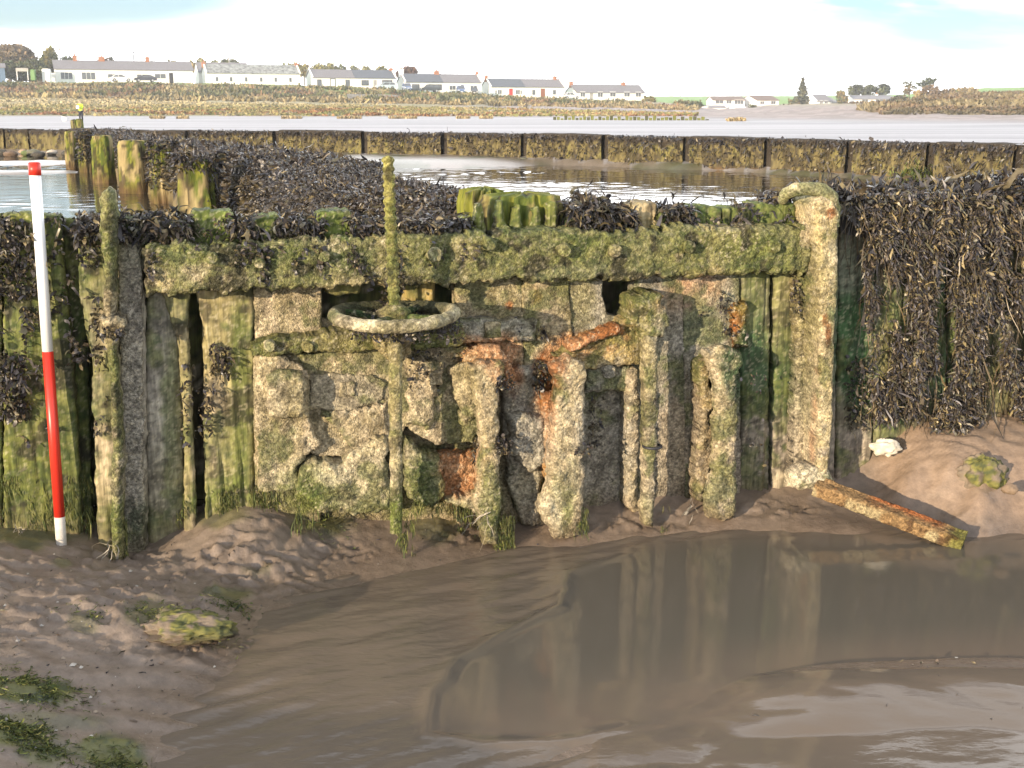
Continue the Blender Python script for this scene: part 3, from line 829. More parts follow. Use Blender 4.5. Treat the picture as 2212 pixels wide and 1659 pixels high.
def knob(name, px, py, front, rad, hgt, mat, base, parent, square=False, moss=.2):
    """bolt head: a small worn boss standing off the face"""
    P = wall_at(px, py, front)
    n, m = 26, 12
    a = np.linspace(0, 2 * math.pi, n, endpoint=False)
    t = np.linspace(0, 1, m)
    rr = rad * np.sqrt(np.clip(1 - np.clip((t - .35) / .65, 0, 1) ** 2, 0, 1))
    dd = hgt * np.clip(t / .72, 0, 1)
    sq = np.maximum(np.abs(np.cos(a)), np.abs(np.sin(a))) if square else np.ones(n)
    U = rr[:, None] * (np.cos(a) / sq)[None]; W = rr[:, None] * (np.sin(a) / sq)[None]
    D = np.repeat(dd[:, None], n, 1) - .012
    V = P + U[..., None] * WU + W[..., None] * np.array([0, 0, 1.]) + D[..., None] * WN
    V = V.reshape(-1, 3)
    V = V + ((fbm(V * 60, 3, 160) - .5) * rad * .9)[:, None] * WN + ((fbm(V * 55, 3, 161) - .5) * rad * .9)[:, None] * WU
    return mesh(name, V, grid_faces(m, n, True), mat, wall_colour(V, base, moss), parent)


# ---- timber wall: planks and the front beam
tw = thing('timber_wall', 'mossy upright timber plank wall of the sluice with a barnacled beam bolted across it', 'timber wall', tuple(wall_at(900, 1100, 0)))
B0 = 1330
planks = [
    ([(-420, 462), (-300, 465), (-298, B0), (-420, B0)], 0, OLIVE, .7), ([(-296, 468), (-180, 465), (-178, B0), (-296, B0)], -.01, OLIVE, .7), ([(-175, 462), (-85, 466), (-82, B0), (-176, B0)], .01, OLIVE, .7), ([(-80, 466), (2, 463), (5, B0), (-78, B0)], -.01, OLIVE, .75),
    ([(5, 464), (60, 462), (126, 468), (150, 700), (172, 1000), (178, B0), (8, B0)], .0, OLIVE, .8),
    ([(112, 472), (170, 474), (186, 520), (184, 690), (196, 1000), (204, B0), (150, B0), (120, 700)], -.075, (.10, .105, .05), .7),  # recessed plank: the slot's greenish shade is put into its dark colour
    ([(166, 520), (185, 508), (224, 500), (240, 700), (262, B0), (214, B0), (204, 1000), (197, 780), (172, 640)], .025, TAN, .6),
    ([(252, 505), (312, 520), (320, B0), (272, B0), (258, 800)], .0, GREY, .2),
    ([(312, 470), (350, 468), (386, 640), (392, 760), (404, B0), (318, B0)], -.02, GREY, .35),
    ([(340, 610), (417, 606), (405, 668), (420, 1000), (428, B0), (400, B0), (396, 900), (386, 760), (366, 690)], .012, TAN, .5),
    ([(416, 610), (548, 608), (553, B0), (446, B0), (439, 800), (435, 690)], .0, (.30, .25, .14), .55),
    ([(549, 600), (696, 600), (694, 1250), (551, 1250)], .0, TAN, .35), ([(660, 690), (1006, 686), (1006, 1250), (660, 1250)], -.03, TAN, .4),
    ([(694, 606), (790, 604), (775, 634), (735, 642), (705, 632)], -.02, (.33, .26, .12), .4), ([(872, 606), (942, 604), (940, 656), (872, 658)], -.06, (.33, .25, .10), .3),  # sunlight through the opening is painted into the second block's yellow
    ([(986, 596), (1130, 594), (1131, 1250), (986, 1250)], .0, TAN, .4), ([(1129, 594), (1231, 592), (1264, 1230), (1136, 1250)], .006, TAN, .4),
    ([(1227, 592), (1300, 592), (1302, 640), (1316, 680), (1376, 694), (1380, 1200), (1262, 1200)], -.003, GREY, .3),
    ([(1372, 590), (1476, 588), (1486, 1200), (1376, 1200)], .0, GREY, .25), ([(1475, 588), (1598, 586), (1603, 1200), (1482, 1200)], .004, GREY, .25),
    ([(1599, 586), (1668, 584), (1661, 1200), (1604, 1200)], .0, WOODG, .5), ([(1675, 584), (1728, 582), (1718, 1200), (1666, 1200)], -.008, WOODG, .5),
    ([(1731, 470), (1817, 462), (1800, 1200), (1722, 1200)], .0, WOODG, .4),
    ([(1819, 440), (1893, 438), (1884, 1200), (1803, 1200)], -.012, WOODG, .4), ([(1896, 432), (1972, 430), (1966, 1200), (1888, 1200)], .0, WOODG, .5), ([(1975, 432), (2050, 428), (2044, 1200), (1970, 1200)], .008, WOODG, .5),
    ([(2054, 428), (2130, 424), (2126, 1200), (2048, 1200)], -.01, WOODG, .5), ([(2134, 424), (2215, 420), (2214, 1200), (2130, 1200)], .0, WOODG, .5), ([(2219, 420), (2310, 418), (2312, 1200), (2218, 1200)], .01, WOODG, .5), ([(2314, 418), (2420, 414), (2426, 1200), (2316, 1200)], .0, WOODG, .5), ([(2424, 414), (2540, 410), (2550, 1200), (2430, 1200)], .0, WOODG, .5)]
for k, (pl, off, c, ms) in enumerate(planks):
    crusty = 11 <= k <= 19 and k not in (13, 14)          # the planks behind the gate are sheeted over with barnacle crust
    relief('plank', pl, off, -.075 if off > -.05 else -.12, M['crust'] if crusty else M['wood'], c, tw, r=.006 if crusty else .012, amp=.010 if crusty else .009, edge=.006, grain=not crusty, moss=ms * (.7 if crusty else 1), seed=k, barn=.35, res=.0055)
# plank heads standing up behind the beam
heads = [(262, 330, 474, 0), (333, 405, 470, 1), (410, 500, 457, 2), (503, 545, 482, 0), (549, 606, 466, 2), (609, 682, 474, 0), (686, 764, 457, 2), (767, 826, 482, 0), (850, 905, 476, 3), (908, 988, 484, 3), (1228, 1300, 470, 0), (1303, 1362, 462, 0), (1365, 1422, 440, 1), (1425, 1478, 458, 0), (1481, 1562, 444, 2), (1565, 1640, 448, 2), (1643, 1722, 440, 2)]
HC = [DMOSS, (.30, .24, .14), MOSS, (.26, .21, .17)]
for k, (a, b, t_, c) in enumerate(heads):
    relief('plank', [(a, t_ + 3), (a + 8, t_), ((a + b) / 2, t_ + 2), (b - 6, t_ + 1), (b, t_ + 6), (b, 560), (a, 560)], .01 + .012 * math.sin(k * 2.1), -.12, M['wood'], HC[c], tw, r=.014, amp=.010, edge=.012, grain=True, moss=.55, seed=60 + k, barn=.3)
relief('gap_shade_board', [(-420, 520), (690, 520), (2500, 480), (2500, 1200), (-420, 1330)], -.17, -.24, M['wood'], (.06, .055, .035), tw, r=.01, amp=.008, grain=True, res=.02, seed=90)  # dark sheet added behind the planks so their gaps read as shade
beam = relief('beam', [(312, 531), (460, 526), (600, 518), (820, 508), (1100, 500), (1400, 495), (1742, 487), (1748, 590), (1400, 603), (1100, 612), (820, 620), (600, 628), (318, 637)], .105, -.02, M['crust'], (.33, .28, .165), tw, r=.024, amp=.016, edge=.026, moss=.72, lump=.024, seed=3)
beam['label'] = 'barnacled horizontal beam with rounded bolt heads'
for x, y, r_ in [(937, 548, .023), (1052, 526, .021), (1215, 538, .022), (1325, 540, .021), (1483, 531, .021), (1665, 530, .022), (458, 556, .018), (560, 566, .016), (700, 552, .017)]:
    knob('bolt', x, y, .098, r_ * 1.0, .052, M['crust'], PALE if x == 937 else (.29, .25, .15), beam, moss=.5)

# ---- sluice gate: cast frame, ribs, crusts and the threaded stem with its handwheel
gt = thing('sluice_gate', 'rusting barnacle crusted iron sluice gate with upright ribs, threaded stem and handwheel', 'sluice gate', tuple(wall_at(1050, 1120, .1)))
G = lambda nm, pl, fr, bk, c, **k: relief(nm, pl, fr, bk, M['crust'], c, gt, **k)
G('top_rail', [(540, 746), (600, 735), (720, 719), (840, 712), (1000, 700), (1012, 734), (1000, 752), (840, 760), (700, 764), (545, 774)], .10, -.02, OLIVE, amp=.014, edge=.012, moss=.5, lump=.01)
G('gate_plate', [(548, 768), (1010, 745), (1040, 800), (1040, 952), (1000, 957), (950, 960), (905, 945), (878, 926), (850, 975), (760, 986), (690, 986), (664, 975), (640, 1060), (560, 1062), (548, 900)], .05, -.02, TAN, r=.008, amp=.010, moss=.3, lump=.01, seed=1)
G('stile', [(552, 766), (600, 764), (648, 790), (668, 800), (670, 905), (692, 960), (640, 1008), (655, 1058), (600, 1062), (560, 1056), (550, 900)], .088, .0, TAN, r=.012, amp=.013, edge=.014, moss=.3, lump=.02, seed=2)
G('lug', [(576, 818), (602, 806), (655, 808), (669, 830), (667, 905), (580, 908)], .145, .05, TAN, r=.03, amp=.014, moss=.35, seed=3)
G('cross_bar', [(668, 812), (800, 810), (836, 830), (820, 872), (740, 888), (668, 884)], .064, .0, (.31, .265, .185), r=.006, amp=.006, moss=.1, seed=4)
knob('square_bolt', 751, 839, .06, .024, .028, M['crust'], TAN, gt, True)
G('crust_patch', [(702, 897), (780, 886), (836, 870), (838, 985), (775, 1005), (748, 955)], .072, .0, TAN, r=.012, amp=.014, edge=.02, moss=.3, seed=5)
G('bottom_rail', [(650, 1014), (685, 1004), (740, 1003), (795, 965), (840, 940), (846, 1104), (760, 1112), (665, 1106), (640, 1060)], .125, .0, (.42, .36, .24), r=.02, amp=.017, edge=.02, moss=.35, lump=.03, seed=6)
G('bottom_rail', [(874, 940), (890, 950), (905, 978), (948, 990), (962, 1070), (945, 1090), (880, 1088)], .105, .0, (.40, .35, .24), r=.02, amp=.017, edge=.02, moss=.4, lump=.03, seed=7)
G('rust_panel', [(940, 985), (1035, 975), (1036, 1076), (948, 1090)], .05, -.01, ORANGE, amp=.014, edge=.012, moss=.1, seed=8, lab='flaking orange rust panel between the ribs')
G('bottom_rail', [(1000, 1072), (1045, 1064), (1050, 1120), (1010, 1098), (960, 1086)], .12, .0, PALE, amp=.016, edge=.015, seed=28, moss=.15)
G('crust_patch', [(880, 775), (948, 770), (952, 850), (930, 935), (882, 915)], .075, .0, TAN, r=.025, amp=.014, edge=.018, moss=.35, seed=9)
G('side_rail', [(984, 690), (1162, 694), (1160, 736), (1040, 742), (984, 738)], .07, .0, GREY, amp=.012, moss=.25, seed=10)
knob('square_bolt', 1063, 712, .07, .026, .03, M['crust'], TAN, gt, True)
knob('bolt', 582, 746, .10, .018, .035, M['crust'], PALE, gt); knob('bolt', 664, 748, .10, .018, .03, M['crust'], OLIVE, gt); knob('bolt', 940, 815, .07, .024, .03, M['crust'], TAN, gt, True)
G('rib_flange', [(976, 800), (1008, 782), (1035, 800), (1040, 900), (1040, 962), (1010, 955), (988, 872)], .10, .0, TAN, amp=.018, edge=.018, moss=.35, lump=.015, seed=11)
G('rib_stem', [(1042, 800), (1080, 800), (1070, 1000), (1068, 1160), (1050, 1160), (1050, 960)], .14, .0, (.22, .17, .09), amp=.01, seed=41)
G('rib', [(1012, 796), (1040, 784), (1092, 788), (1094, 822), (1078, 842), (1084, 1000), (1085, 1100), (1080, 1178), (1048, 1180), (1030, 1096), (1040, 960), (1028, 836)], .185, .125, TAN, r=.024, amp=.016, edge=.012, moss=.3, lump=.012, seed=12)
G('rib_web', [(1086, 800), (1196, 790), (1192, 1000), (1170, 1050), (1166, 1100), (1192, 1140), (1130, 1136), (1104, 1060), (1088, 960)], .06, -.01, GREY, amp=.016, edge=.012, moss=.2, lump=.012, seed=13)
G('crust_patch', [(1104, 905), (1150, 895), (1184, 905), (1186, 1004), (1150, 1022), (1108, 990)], .12, .02, GREY, r=.04, amp=.018, edge=.02, moss=.15, lump=.02, seed=14)
G('rust_hood', [(1000, 770), (1030, 745), (1080, 748), (1108, 775), (1120, 840), (1096, 840), (1085, 790), (1040, 782), (1004, 788)], .09, .0, ORANGE, amp=.016, edge=.012, moss=.0, seed=15)
G('rib_stem', [(1210, 800), (1254, 800), (1252, 1060), (1244, 1150), (1204, 1150), (1206, 1040)], .145, .0, (.24, .16, .08), amp=.01, seed=42)
G('rib', [(1194, 790), (1232, 772), (1268, 788), (1266, 1060), (1257, 1163), (1200, 1168), (1180, 1130), (1166, 1098), (1188, 1040), (1198, 880), (1206, 845)], .19, .13, TAN, r=.026, amp=.016, edge=.012, moss=.25, lump=.014, seed=16)
G('rib_flange', [(1176, 850), (1200, 845), (1200, 960), (1185, 1040), (1174, 1000)], .12, .0, (.42, .22, .07), amp=.014, moss=.0, seed=17)
G('cross_bar', [(1264, 796), (1362, 790), (1362, 846), (1264, 850)], .055, -.01, GREY, amp=.008, moss=.25, seed=18)
knob('bolt', 1312, 801, .055, .024, .03, M['crust'], GREY, gt)
G('brace', [(1204, 772), (1250, 736), (1340, 702), (1386, 670), (1402, 700), (1392, 792), (1268, 797)], .075, -.01, (.36, .28, .13), amp=.016, edge=.014, moss=.35, lump=.012, seed=19)
G('brace_edge', [(1230, 748), (1262, 732), (1340, 704), (1344, 716), (1268, 752), (1236, 764)], .11, .03, RUST, amp=.012, moss=.0, seed=20)
G('rib_head', [(1376, 652), (1400, 638), (1440, 640), (1453, 700), (1440, 736), (1396, 738), (1374, 704)], .15, -.01, OLIVE, r=.035, amp=.02, edge=.02, moss=.5, lump=.02, seed=21)
G('rib', [(1396, 728), (1422, 728), (1421, 1000), (1413, 1142), (1392, 1140), (1396, 900)], .165, .11, TAN, r=.016, amp=.012, moss=.35, seed=22)
G('rib_flange', [(1358, 802), (1384, 792), (1382, 1106), (1372, 1112), (1354, 1098)], .085, .0, TAN, amp=.016, edge=.012, moss=.2, seed=23)
G('rib_stem', [(1566, 775), (1598, 775), (1584, 1076), (1580, 1118), (1556, 1116), (1560, 1000)], .135, .0, (.20, .15, .08), amp=.01, seed=43)
G('rib', [(1530, 762), (1560, 746), (1608, 760), (1613, 786), (1600, 806), (1596, 1076), (1594, 1122), (1566, 1130), (1536, 1122), (1532, 1082), (1548, 1000), (1551, 832)], .165, .115, TAN, r=.026, amp=.016, edge=.012, moss=.25, lump=.014, seed=24)
G('rib_flange', [(1514, 790), (1542, 772), (1541, 1000), (1522, 1092), (1504, 1084), (1513, 950)], .09, .0, (.30, .23, .13), amp=.018, edge=.014, moss=.25, seed=25)
G('rust_stain_plate', [(1586, 662), (1616, 650), (1620, 752), (1592, 756)], .04, -.01, RUST, amp=.014, edge=.014, moss=.0, seed=26)
G('stem_bracket', [(808, 722), (842, 708), (890, 716), (900, 735), (888, 768), (868, 782), (836, 780), (818, 756)], .17, .0, (.30, .235, .125), r=.03, amp=.018, edge=.014, moss=.45, lump=.014, seed=27)

WZ = np.array([0, 0, 1.0])


def tube_mesh(name, pts, rad, mat, base, parent, moss=.4, n=22, m=None, thread=0.0, pitch=.018, rough=.15, seed=0, closed=False, barn=.4, colfn=None):
    pts = np.asarray(pts, float); rad = np.broadcast_to(np.asarray(rad, float), (len(pts),))
    seg = np.r_[0, np.cumsum(np.linalg.norm(np.diff(pts, axis=0), axis=1))]
    m = m or max(4, int(seg[-1] / .005))
    t = np.linspace(0, seg[-1], m, endpoint=not closed)
    C = np.stack([np.interp(t, seg, pts[:, k]) for k in range(3)], -1)
    rr = np.interp(t, seg, rad)
    T = np.gradient(C, axis=0); T /= np.linalg.norm(T, axis=1)[:, None]
    if closed:
        T = np.roll(C, -1, 0) - np.roll(C, 1, 0); T /= np.linalg.norm(T, axis=1)[:, None]
    ref = np.array([0, 0, 1.]) if abs(T[:, 2]).mean() < .7 else WN
    A = np.cross(T, ref); A /= np.linalg.norm(A, axis=1)[:, None]
    Bn = np.cross(A, T)
    a = np.linspace(0, 2 * math.pi, n, endpoint=False)
    r2 = rr[:, None] * (1 + thread * np.sign(np.sin(2 * math.pi * t / pitch)[:, None] + 0 * a[None]) * .6 + thread * .5 * np.sin(2 * math.pi * t / pitch)[:, None])
    V = C[:, None] + r2[..., None] * (np.cos(a)[None, :, None] * A[:, None] + np.sin(a)[None, :, None] * Bn[:, None])
    nrm = (V - C[:, None]) / r2[..., None]
    V = V + nrm * (rr[:, None] * rough * 2 * (fbm(V * 45, 3, 170 + seed) - .5))[..., None]
    Vf = V.reshape(-1, 3)
    if closed:
        i = np.arange(m)[:, None]; j = np.arange(n)[None]
        Fq = np.stack([i * n + j, ((i + 1) % m) * n + j, ((i + 1) % m) * n + (j + 1) % n, i * n + (j + 1) % n], -1).reshape(-1, 4)
        Fs = [Fq]
    else:
        Fq = grid_faces(m, n, True)[:, ::-1]
        Vf = np.concatenate([Vf, C[:1] - T[:1] * rr[0] * .35, C[-1:] + T[-1:] * rr[-1] * .35])
        j = np.arange(n)
        Fs = [Fq, np.stack([0 * j + m * n, j, (j + 1) % n], -1), np.stack([0 * j + m * n + 1, (m - 1) * n + (j + 1) % n, (m - 1) * n + j], -1)]
    return mesh(name, Vf, Fs, mat, colfn(Vf) if colfn else wall_colour(Vf, base, moss, seed, barn), parent)


WR = .178
hub = wall_at(852, 680, .235)
topP = wall_at(838, 340, .245)
stem_lo = wall_at(856, 1150, .20)
stm = tube_mesh('stem', [stem_lo, wall_at(854, 770, .215), hub], [.019, .021, .020], M['crust'], (.33, .28, .16), gt, moss=.38, rough=.25, seed=5)
scr = tube_mesh('screw', [hub, topP], [.0175, .0165], M['crust'], (.27, .25, .075), gt, moss=.5, thread=.13, pitch=.0235, rough=.12, seed=6, barn=.15)
scr['label'] = 'threaded green stem rising above the handwheel'
ang = np.linspace(0, 2 * math.pi, 140, endpoint=False)
rim_pts = hub + WR * (np.cos(ang)[:, None] * WU + np.sin(ang)[:, None] * WN) + (.004 * np.sin(ang * 2 + 1))[:, None] * WZ
hw_o = tube_mesh('handwheel', rim_pts, .0190, M['crust'], (.42, .37, .25), gt, moss=.3, closed=True, rough=.24, seed=7, m=220,
                 colfn=lambda P: mixc(wall_colour(P, (.42, .37, .25), .3, 7, .4), np.array([.035, .04, .02]), ss(.02, -.06, (P - hub) @ WN) * .9))  # rim's wall side painted darker for weed cover and for shadow
hw_o['label'] = 'round horizontal handwheel rim, pale and mossy'
for a_ in (.6, 2.17, 3.74, 5.31):
    e_ = hub + WR * (math.cos(a_) * WU + math.sin(a_) * WN)
    tube_mesh('spoke', [hub - WZ * .012, e_], [.014, .010], M['crust'], DMOSS, hw_o, moss=.6, n=12, rough=.3)
tube_mesh('hub', [hub - WZ * .045, hub - WZ * .02, hub + WZ * .012, hub + WZ * .028], [.042, .05, .048, .03], M['crust'], (.14, .12, .06), hw_o, moss=.6, rough=.25)
tie = tube_mesh('cable_tie', [wall_at(1409, 964, .15) + .03 * (math.cos(x) * WU + math.sin(x) * WN) for x in np.linspace(0, 2 * math.pi, 24, endpoint=False)], .0045, M['dark'], WEEDC, None, closed=True, n=8, m=48, rough=.02)
tag(tie, 'thin black cable tie looped round a gate rib above the mud', 'cable tie')

# ---- iron guide posts either side of the gate
lp = thing('iron_post', 'left iron guide post with a rounded barnacled head and a ring halfway down', 'iron post', tuple(wall_at(255, 1180, .12)), group='iron guide posts of the sluice')
relief('post_shaft', [(214, 436), (219, 418), (232, 410), (245, 417), (250, 438), (252, 560), (250, 700), (262, 900), (268, 1000), (266, 1260), (238, 1260), (240, 900), (226, 690), (219, 560)], .135, .03, M['crust'], (.32, .27, .15), lp, r=.028, amp=.012, edge=.008, moss=.5, seed=31)
relief('post_web', [(250, 520), (308, 524), (312, 1260), (270, 1260), (258, 800)], .035, -.02, M['crust'], GREY, lp, r=.01, amp=.008, moss=.15, seed=32)
relief('collar', [(214, 694), (240, 684), (266, 690), (272, 706), (262, 718), (228, 716)], .165, .05, M['crust'], (.30, .25, .16), lp, r=.025, amp=.02, edge=.012, moss=.5, seed=33)
rpst = thing('iron_post', 'right angle iron post with a hooked top arm, tan barnacles and a pale flared foot', 'iron post', tuple(wall_at(1755, 1050, .12)), group='iron guide posts of the sluice')
relief('post_web', [(1722, 500), (1772, 470), (1774, 1045), (1714, 1052), (1722, 800)], .05, -.02, M['crust'], (.29, .23, .13), rpst, r=.012, amp=.012, moss=.35, seed=34)
relief('post_flange', [(1764, 440), (1780, 425), (1800, 432), (1815, 455), (1811, 610), (1801, 900), (1789, 1035), (1770, 1040), (1772, 700)], .165, .0, M['crust'], (.44, .36, .21), rpst, r=.016, amp=.010, edge=.007, moss=.25, seed=35)
tube_mesh('hook_arm', [wall_at(1690, 434, .02), wall_at(1697, 418, .05), wall_at(1718, 409, .09), wall_at(1750, 407, .12), wall_at(1776, 411, .135), wall_at(1794, 424, .14), wall_at(1800, 450, .135), wall_at(1799, 490, .13)], [.016, .020, .022, .022, .022, .023, .023, .02], M['crust'], (.40, .35, .22), rpst, moss=.35, rough=.2, seed=36)
relief('foot', [(1713, 1026), (1740, 1006), (1790, 1004), (1812, 1046), (1770, 1064), (1716, 1060)], .17, .10, M['crust'], PALE, rpst, r=.04, amp=.018, edge=.014, moss=.05, seed=37)
relief('cleat', [(1778, 606), (1796, 600), (1816, 612), (1812, 622), (1790, 624)], .17, .06, M['crust'], TAN, rpst, amp=.01, moss=.2, seed=38)
relief('web_crust', [(1724, 520), (1750, 480), (1764, 520), (1762, 580), (1735, 600)], .11, .02, M['crust'], (.33, .27, .18), rpst, r=.03, amp=.02, edge=.02, moss=.4, lump=.02, seed=39)

# ---- old pile heads on top of the wall behind the beam
def pile_box(name, P, wx, wy, z0, z1, mat, colfn, parent=None, n=64, m=40, rag=.03, groove=.012, taper=.06, rot=0.0, seed=0):
    a = np.linspace(0, 2 * math.pi, n, endpoint=False)
    c_, s_ = np.cos(a), np.sin(a)
    k = (np.abs(c_) ** 5 + np.abs(s_) ** 5) ** (-1 / 5)
    ux, uy = c_ * k * wx / 2, s_ * k * wy / 2
    t = np.linspace(0, 1, m)
    g = fbm(v3(c_ * k * 7 + seed, s_ * k * 7, 0 * a), 3, 180 + seed) - .5
    V = []
    top = z1 - rag * 2 * np.abs(fbm(v3(c_ * 3 + seed, s_ * 3, 0 * a), 3, 181 + seed) - .5)
    for ti in t:
        zc = z0 + (top - z0) * ti
        f = (1 - taper * ti) * (1 + groove / wx * 2 * 2 * g) * (1 - .12 * ss(.93, 1, ti))
        V.append(np.stack([ux * f, uy * f, zc], -1))
    for f2 in (.8, .5, .2):
        V.append(np.stack([ux * f2 * (1 - taper), uy * f2 * (1 - taper), top + .01 * (1 - f2) + rag * .5 * (fbm(v3(ux * 30, uy * 30, f2), 2, 182) - .5)], -1))
    V = np.array(V)
    n1 = fbm(V * np.array([14, 14, 3.]) + seed, 3, 183) - .5
    V[..., 0] += n1 * groove; V[..., 1] += n1 * groove
    cr, sr = math.cos(rot), math.sin(rot)
    V = np.stack([V[..., 0] * cr - V[..., 1] * sr + P[0], V[..., 0] * sr + V[..., 1] * cr + P[1], V[..., 2]], -1)
    mm = len(V)
    Vf = V.reshape(-1, 3)
    Fs = [grid_faces(mm, n, True)]
    Vf = np.concatenate([Vf, V[-1].mean(0)[None]])
    j = np.arange(n)
    Fs.append(np.stack([(mm - 1) * n + j, (mm - 1) * n + (j + 1) % n, 0 * j + mm * n], -1))
    return mesh(name, Vf, Fs, mat, colfn(Vf), parent)


def timber_col(seed=0, green=.5, tanc=(.25, .19, .09), wetz=None):
    def f(P):
        n1, n2 = fbm(P * np.array([9, 9, 2.5]) + seed, 4, 190), fbm(P * np.array([40, 40, 8.]), 3, 191)
        C = np.asarray(tanc) * (.6 + .8 * n2)[..., None]
        C = mixc(C, np.where((n2 > .5)[..., None], (.17, .18, .03), (.08, .105, .02)), ss(.62 - .3 * green, .74 - .3 * green, n1))
        C = mixc(C, (.035, .028, .02), ss(.53, .62, fbm(P * np.array([16, 16, 7.]), 3, 192 + seed)) * .85)
        if wetz is not None: C = mixc(C, (.10, .06, .03), ss(.22, .04, P[..., 2] - wetz) * .75)
        return C
    return f


for px0, px1, pt, off, wy, lab in [(1010, 1092, 412, -.24, .16, 'lower flat topped mossy pile head behind the beam, left of the wider one'), (1052, 1226, 424, -.13, .20, 'broad split mossy pile head standing on the wall right of the stem')]:
    a_, b_ = wall_at(px0, 500, off + wy / 2), wall_at(px1, 500, off + wy / 2)
    zt = wall_at((px0 + px1) / 2, pt, off)[2]
    Pc = (a_ + b_) / 2 - WN * wy / 2
    st_ = pile_box('pile_head', Pc, np.linalg.norm(b_ - a_), wy, .3, zt + .008, M['wood'], timber_col(3, .95, (.24, .2, .08)), rot=AL, rag=.018, groove=.035, n=120, m=60, taper=.05, seed=7)
    tag(st_, lab, 'timber pile')
# splinters: upright weathered slats in front of the broad head
for k, (x, y0, w_) in enumerate([(1040, 440, 26), (1085, 436, 20), (1120, 448, 24), (1160, 452, 26), (1010, 470, 30), (1195, 440, 22)]):
    sp_ = relief('timber_splinter', [(x - w_ * .35, y0), (x + w_ * .2, y0 - 3), (x + w_ * .5, 505), (x + w_ * .4, 530), (x - w_ * .5, 530), (x - w_ * .6, 500)], .0 + .008 * (k % 3), -.06, M['wood'], (.22, .20, .06), tw, r=.012, amp=.01, edge=.01, grain=True, moss=.7, seed=70 + k)
# ------------------------------------------------------------------ seaweed
WEED = np.array([(.032, .028, .028), (.050, .041, .035), (.022, .021, .025), (.075, .06, .04), (.05, .048, .055), (.13, .105, .055), (.055, .052, .034)])


def fronds(base, d, Ln, wd_, segs=5, grav=.25, curl=.35, pal=WEED, probs=None, shade=None, seed=0):
    g = np.random.default_rng(1000 + seed)
    n = len(base)
    Ln = np.broadcast_to(Ln, (n,)) * np.exp(g.normal(size=n) * .38); wd_ = np.broadcast_to(wd_, (n,)) * np.exp(g.normal(size=n) * .32)
    p = base.copy(); d = d / np.linalg.norm(d, axis=1)[:, None]
    rnd = g.normal(size=(n, 3))
    VV = []
    prof = np.interp(np.linspace(0, 1, segs + 1), [0, .25, .6, .85, 1], [.35, .8, 1, .75, .12])
    for k in range(segs + 1):
        sd_ = np.cross(d, rnd); sd_ /= np.maximum(np.linalg.norm(sd_, axis=1), 1e-6)[:, None]
        h = (wd_ * prof[k] * .5)[:, None]
        VV.append(np.stack([p - sd_ * h, p + sd_ * h], 1))
        p = p + d * (Ln / segs)[:, None]
        d = d + np.array([0, 0, -grav]) + g.normal(size=(n, 3)) * curl
        d /= np.linalg.norm(d, axis=1)[:, None]
        rnd = rnd + g.normal(size=(n, 3)) * .5
    V = np.stack(VV, 1)                                # n, segs+1, 2, 3
    m = (segs + 1) * 2
    k = np.arange(segs)
    f0 = np.stack([2 * k, 2 * k + 1, 2 * k + 3, 2 * k + 2], -1)
    Fq = (np.arange(n)[:, None, None] * m + f0[None]).reshape(-1, 4)
    ci = g.choice(len(pal), n, p=probs)
    C = pal[ci] * (.6 + .8 * g.random(n))[:, None]
    if shade is not None: C = shade(C)
    return V.reshape(-1, 3), Fq, np.repeat(C, m, 0)


def join(parts):
    V, Fq, C, o = [], [], [], 0
    for v, f, c in parts:
        V.append(v); Fq.append(f + o); C.append(c); o += len(v)
    return np.concatenate(V), np.concatenate(Fq), np.concatenate(C)


def weed(name, parts, label, cat='seaweed', mat=None):
    V, Fq, C = join(parts)
    o = mesh(name, V, Fq, mat or M['weed'], C)
    return tag(o, label, cat, kind='stuff')


def wdir(n, out=.8, down=.4, spread=.6, seed=0):
    g = np.random.default_rng(seed)
    return out * WN + np.array([0, 0, -down]) + g.normal(size=(n, 3)) * spread


def on_wall(px, py, off):
    return wall_at(px, py, off)


# the big hanging curtain on the right: strands set with small blades
g = np.random.default_rng(5)
bot = lambda x: np.interp(x, [1822, 1850, 1862, 1880, 1920, 2000, 2080, 2140, 2165, 2212, 2600], [470, 560, 720, 910, 918, 935, 920, 895, 900, 930, 940])
n = 7500
px = 1822 + (g.random(n) ** .95) * 760; py = 412 + g.random(n) ** 1.15 * 500
k_ = np.arange(15)
sx_ = px[:, None] + np.cumsum(g.normal(size=(n, 15)) * 3.2, 1)
sy_ = py[:, None] + k_[None] * (9 + 3 * g.random(n))[:, None]
so_ = .008 + .03 * g.random(n)[:, None] + .02 * np.sin(k_ / 15 * 3.1)[None] + .15 * np.clip(fbm(v3(sx_ / 30, sy_ / 75), 3, 305) - .42, 0, 1)
Ls = g.integers(6, 15, n)
keep = (k_[None] < Ls[:, None]) & (sy_ < bot(sx_) - 14)
cl = fbm(v3(sx_ / 46, sy_ / 150), 3, 300)
keep &= (cl > .375 + .07 * ss(520, 700, sy_)) | (sy_ < 530)
for a, b, rx, ry in [(1838, 720, 26, 170), (1905, 720, 14, 90), (2025, 715, 16, 60), (2120, 560, 12, 50), (2160, 640, 12, 60), (1850, 500, 14, 40), (2180, 560, 12, 40)]:
    keep &= np.hypot((sx_ - a) / rx, (sy_ - b) / ry) > 1
bx_, by_, bo_ = sx_[keep], sy_[keep], np.broadcast_to(so_, sx_.shape)[keep]
cl_ = np.repeat(g.random(n)[:, None], 15, 1)[keep]
cparts = []
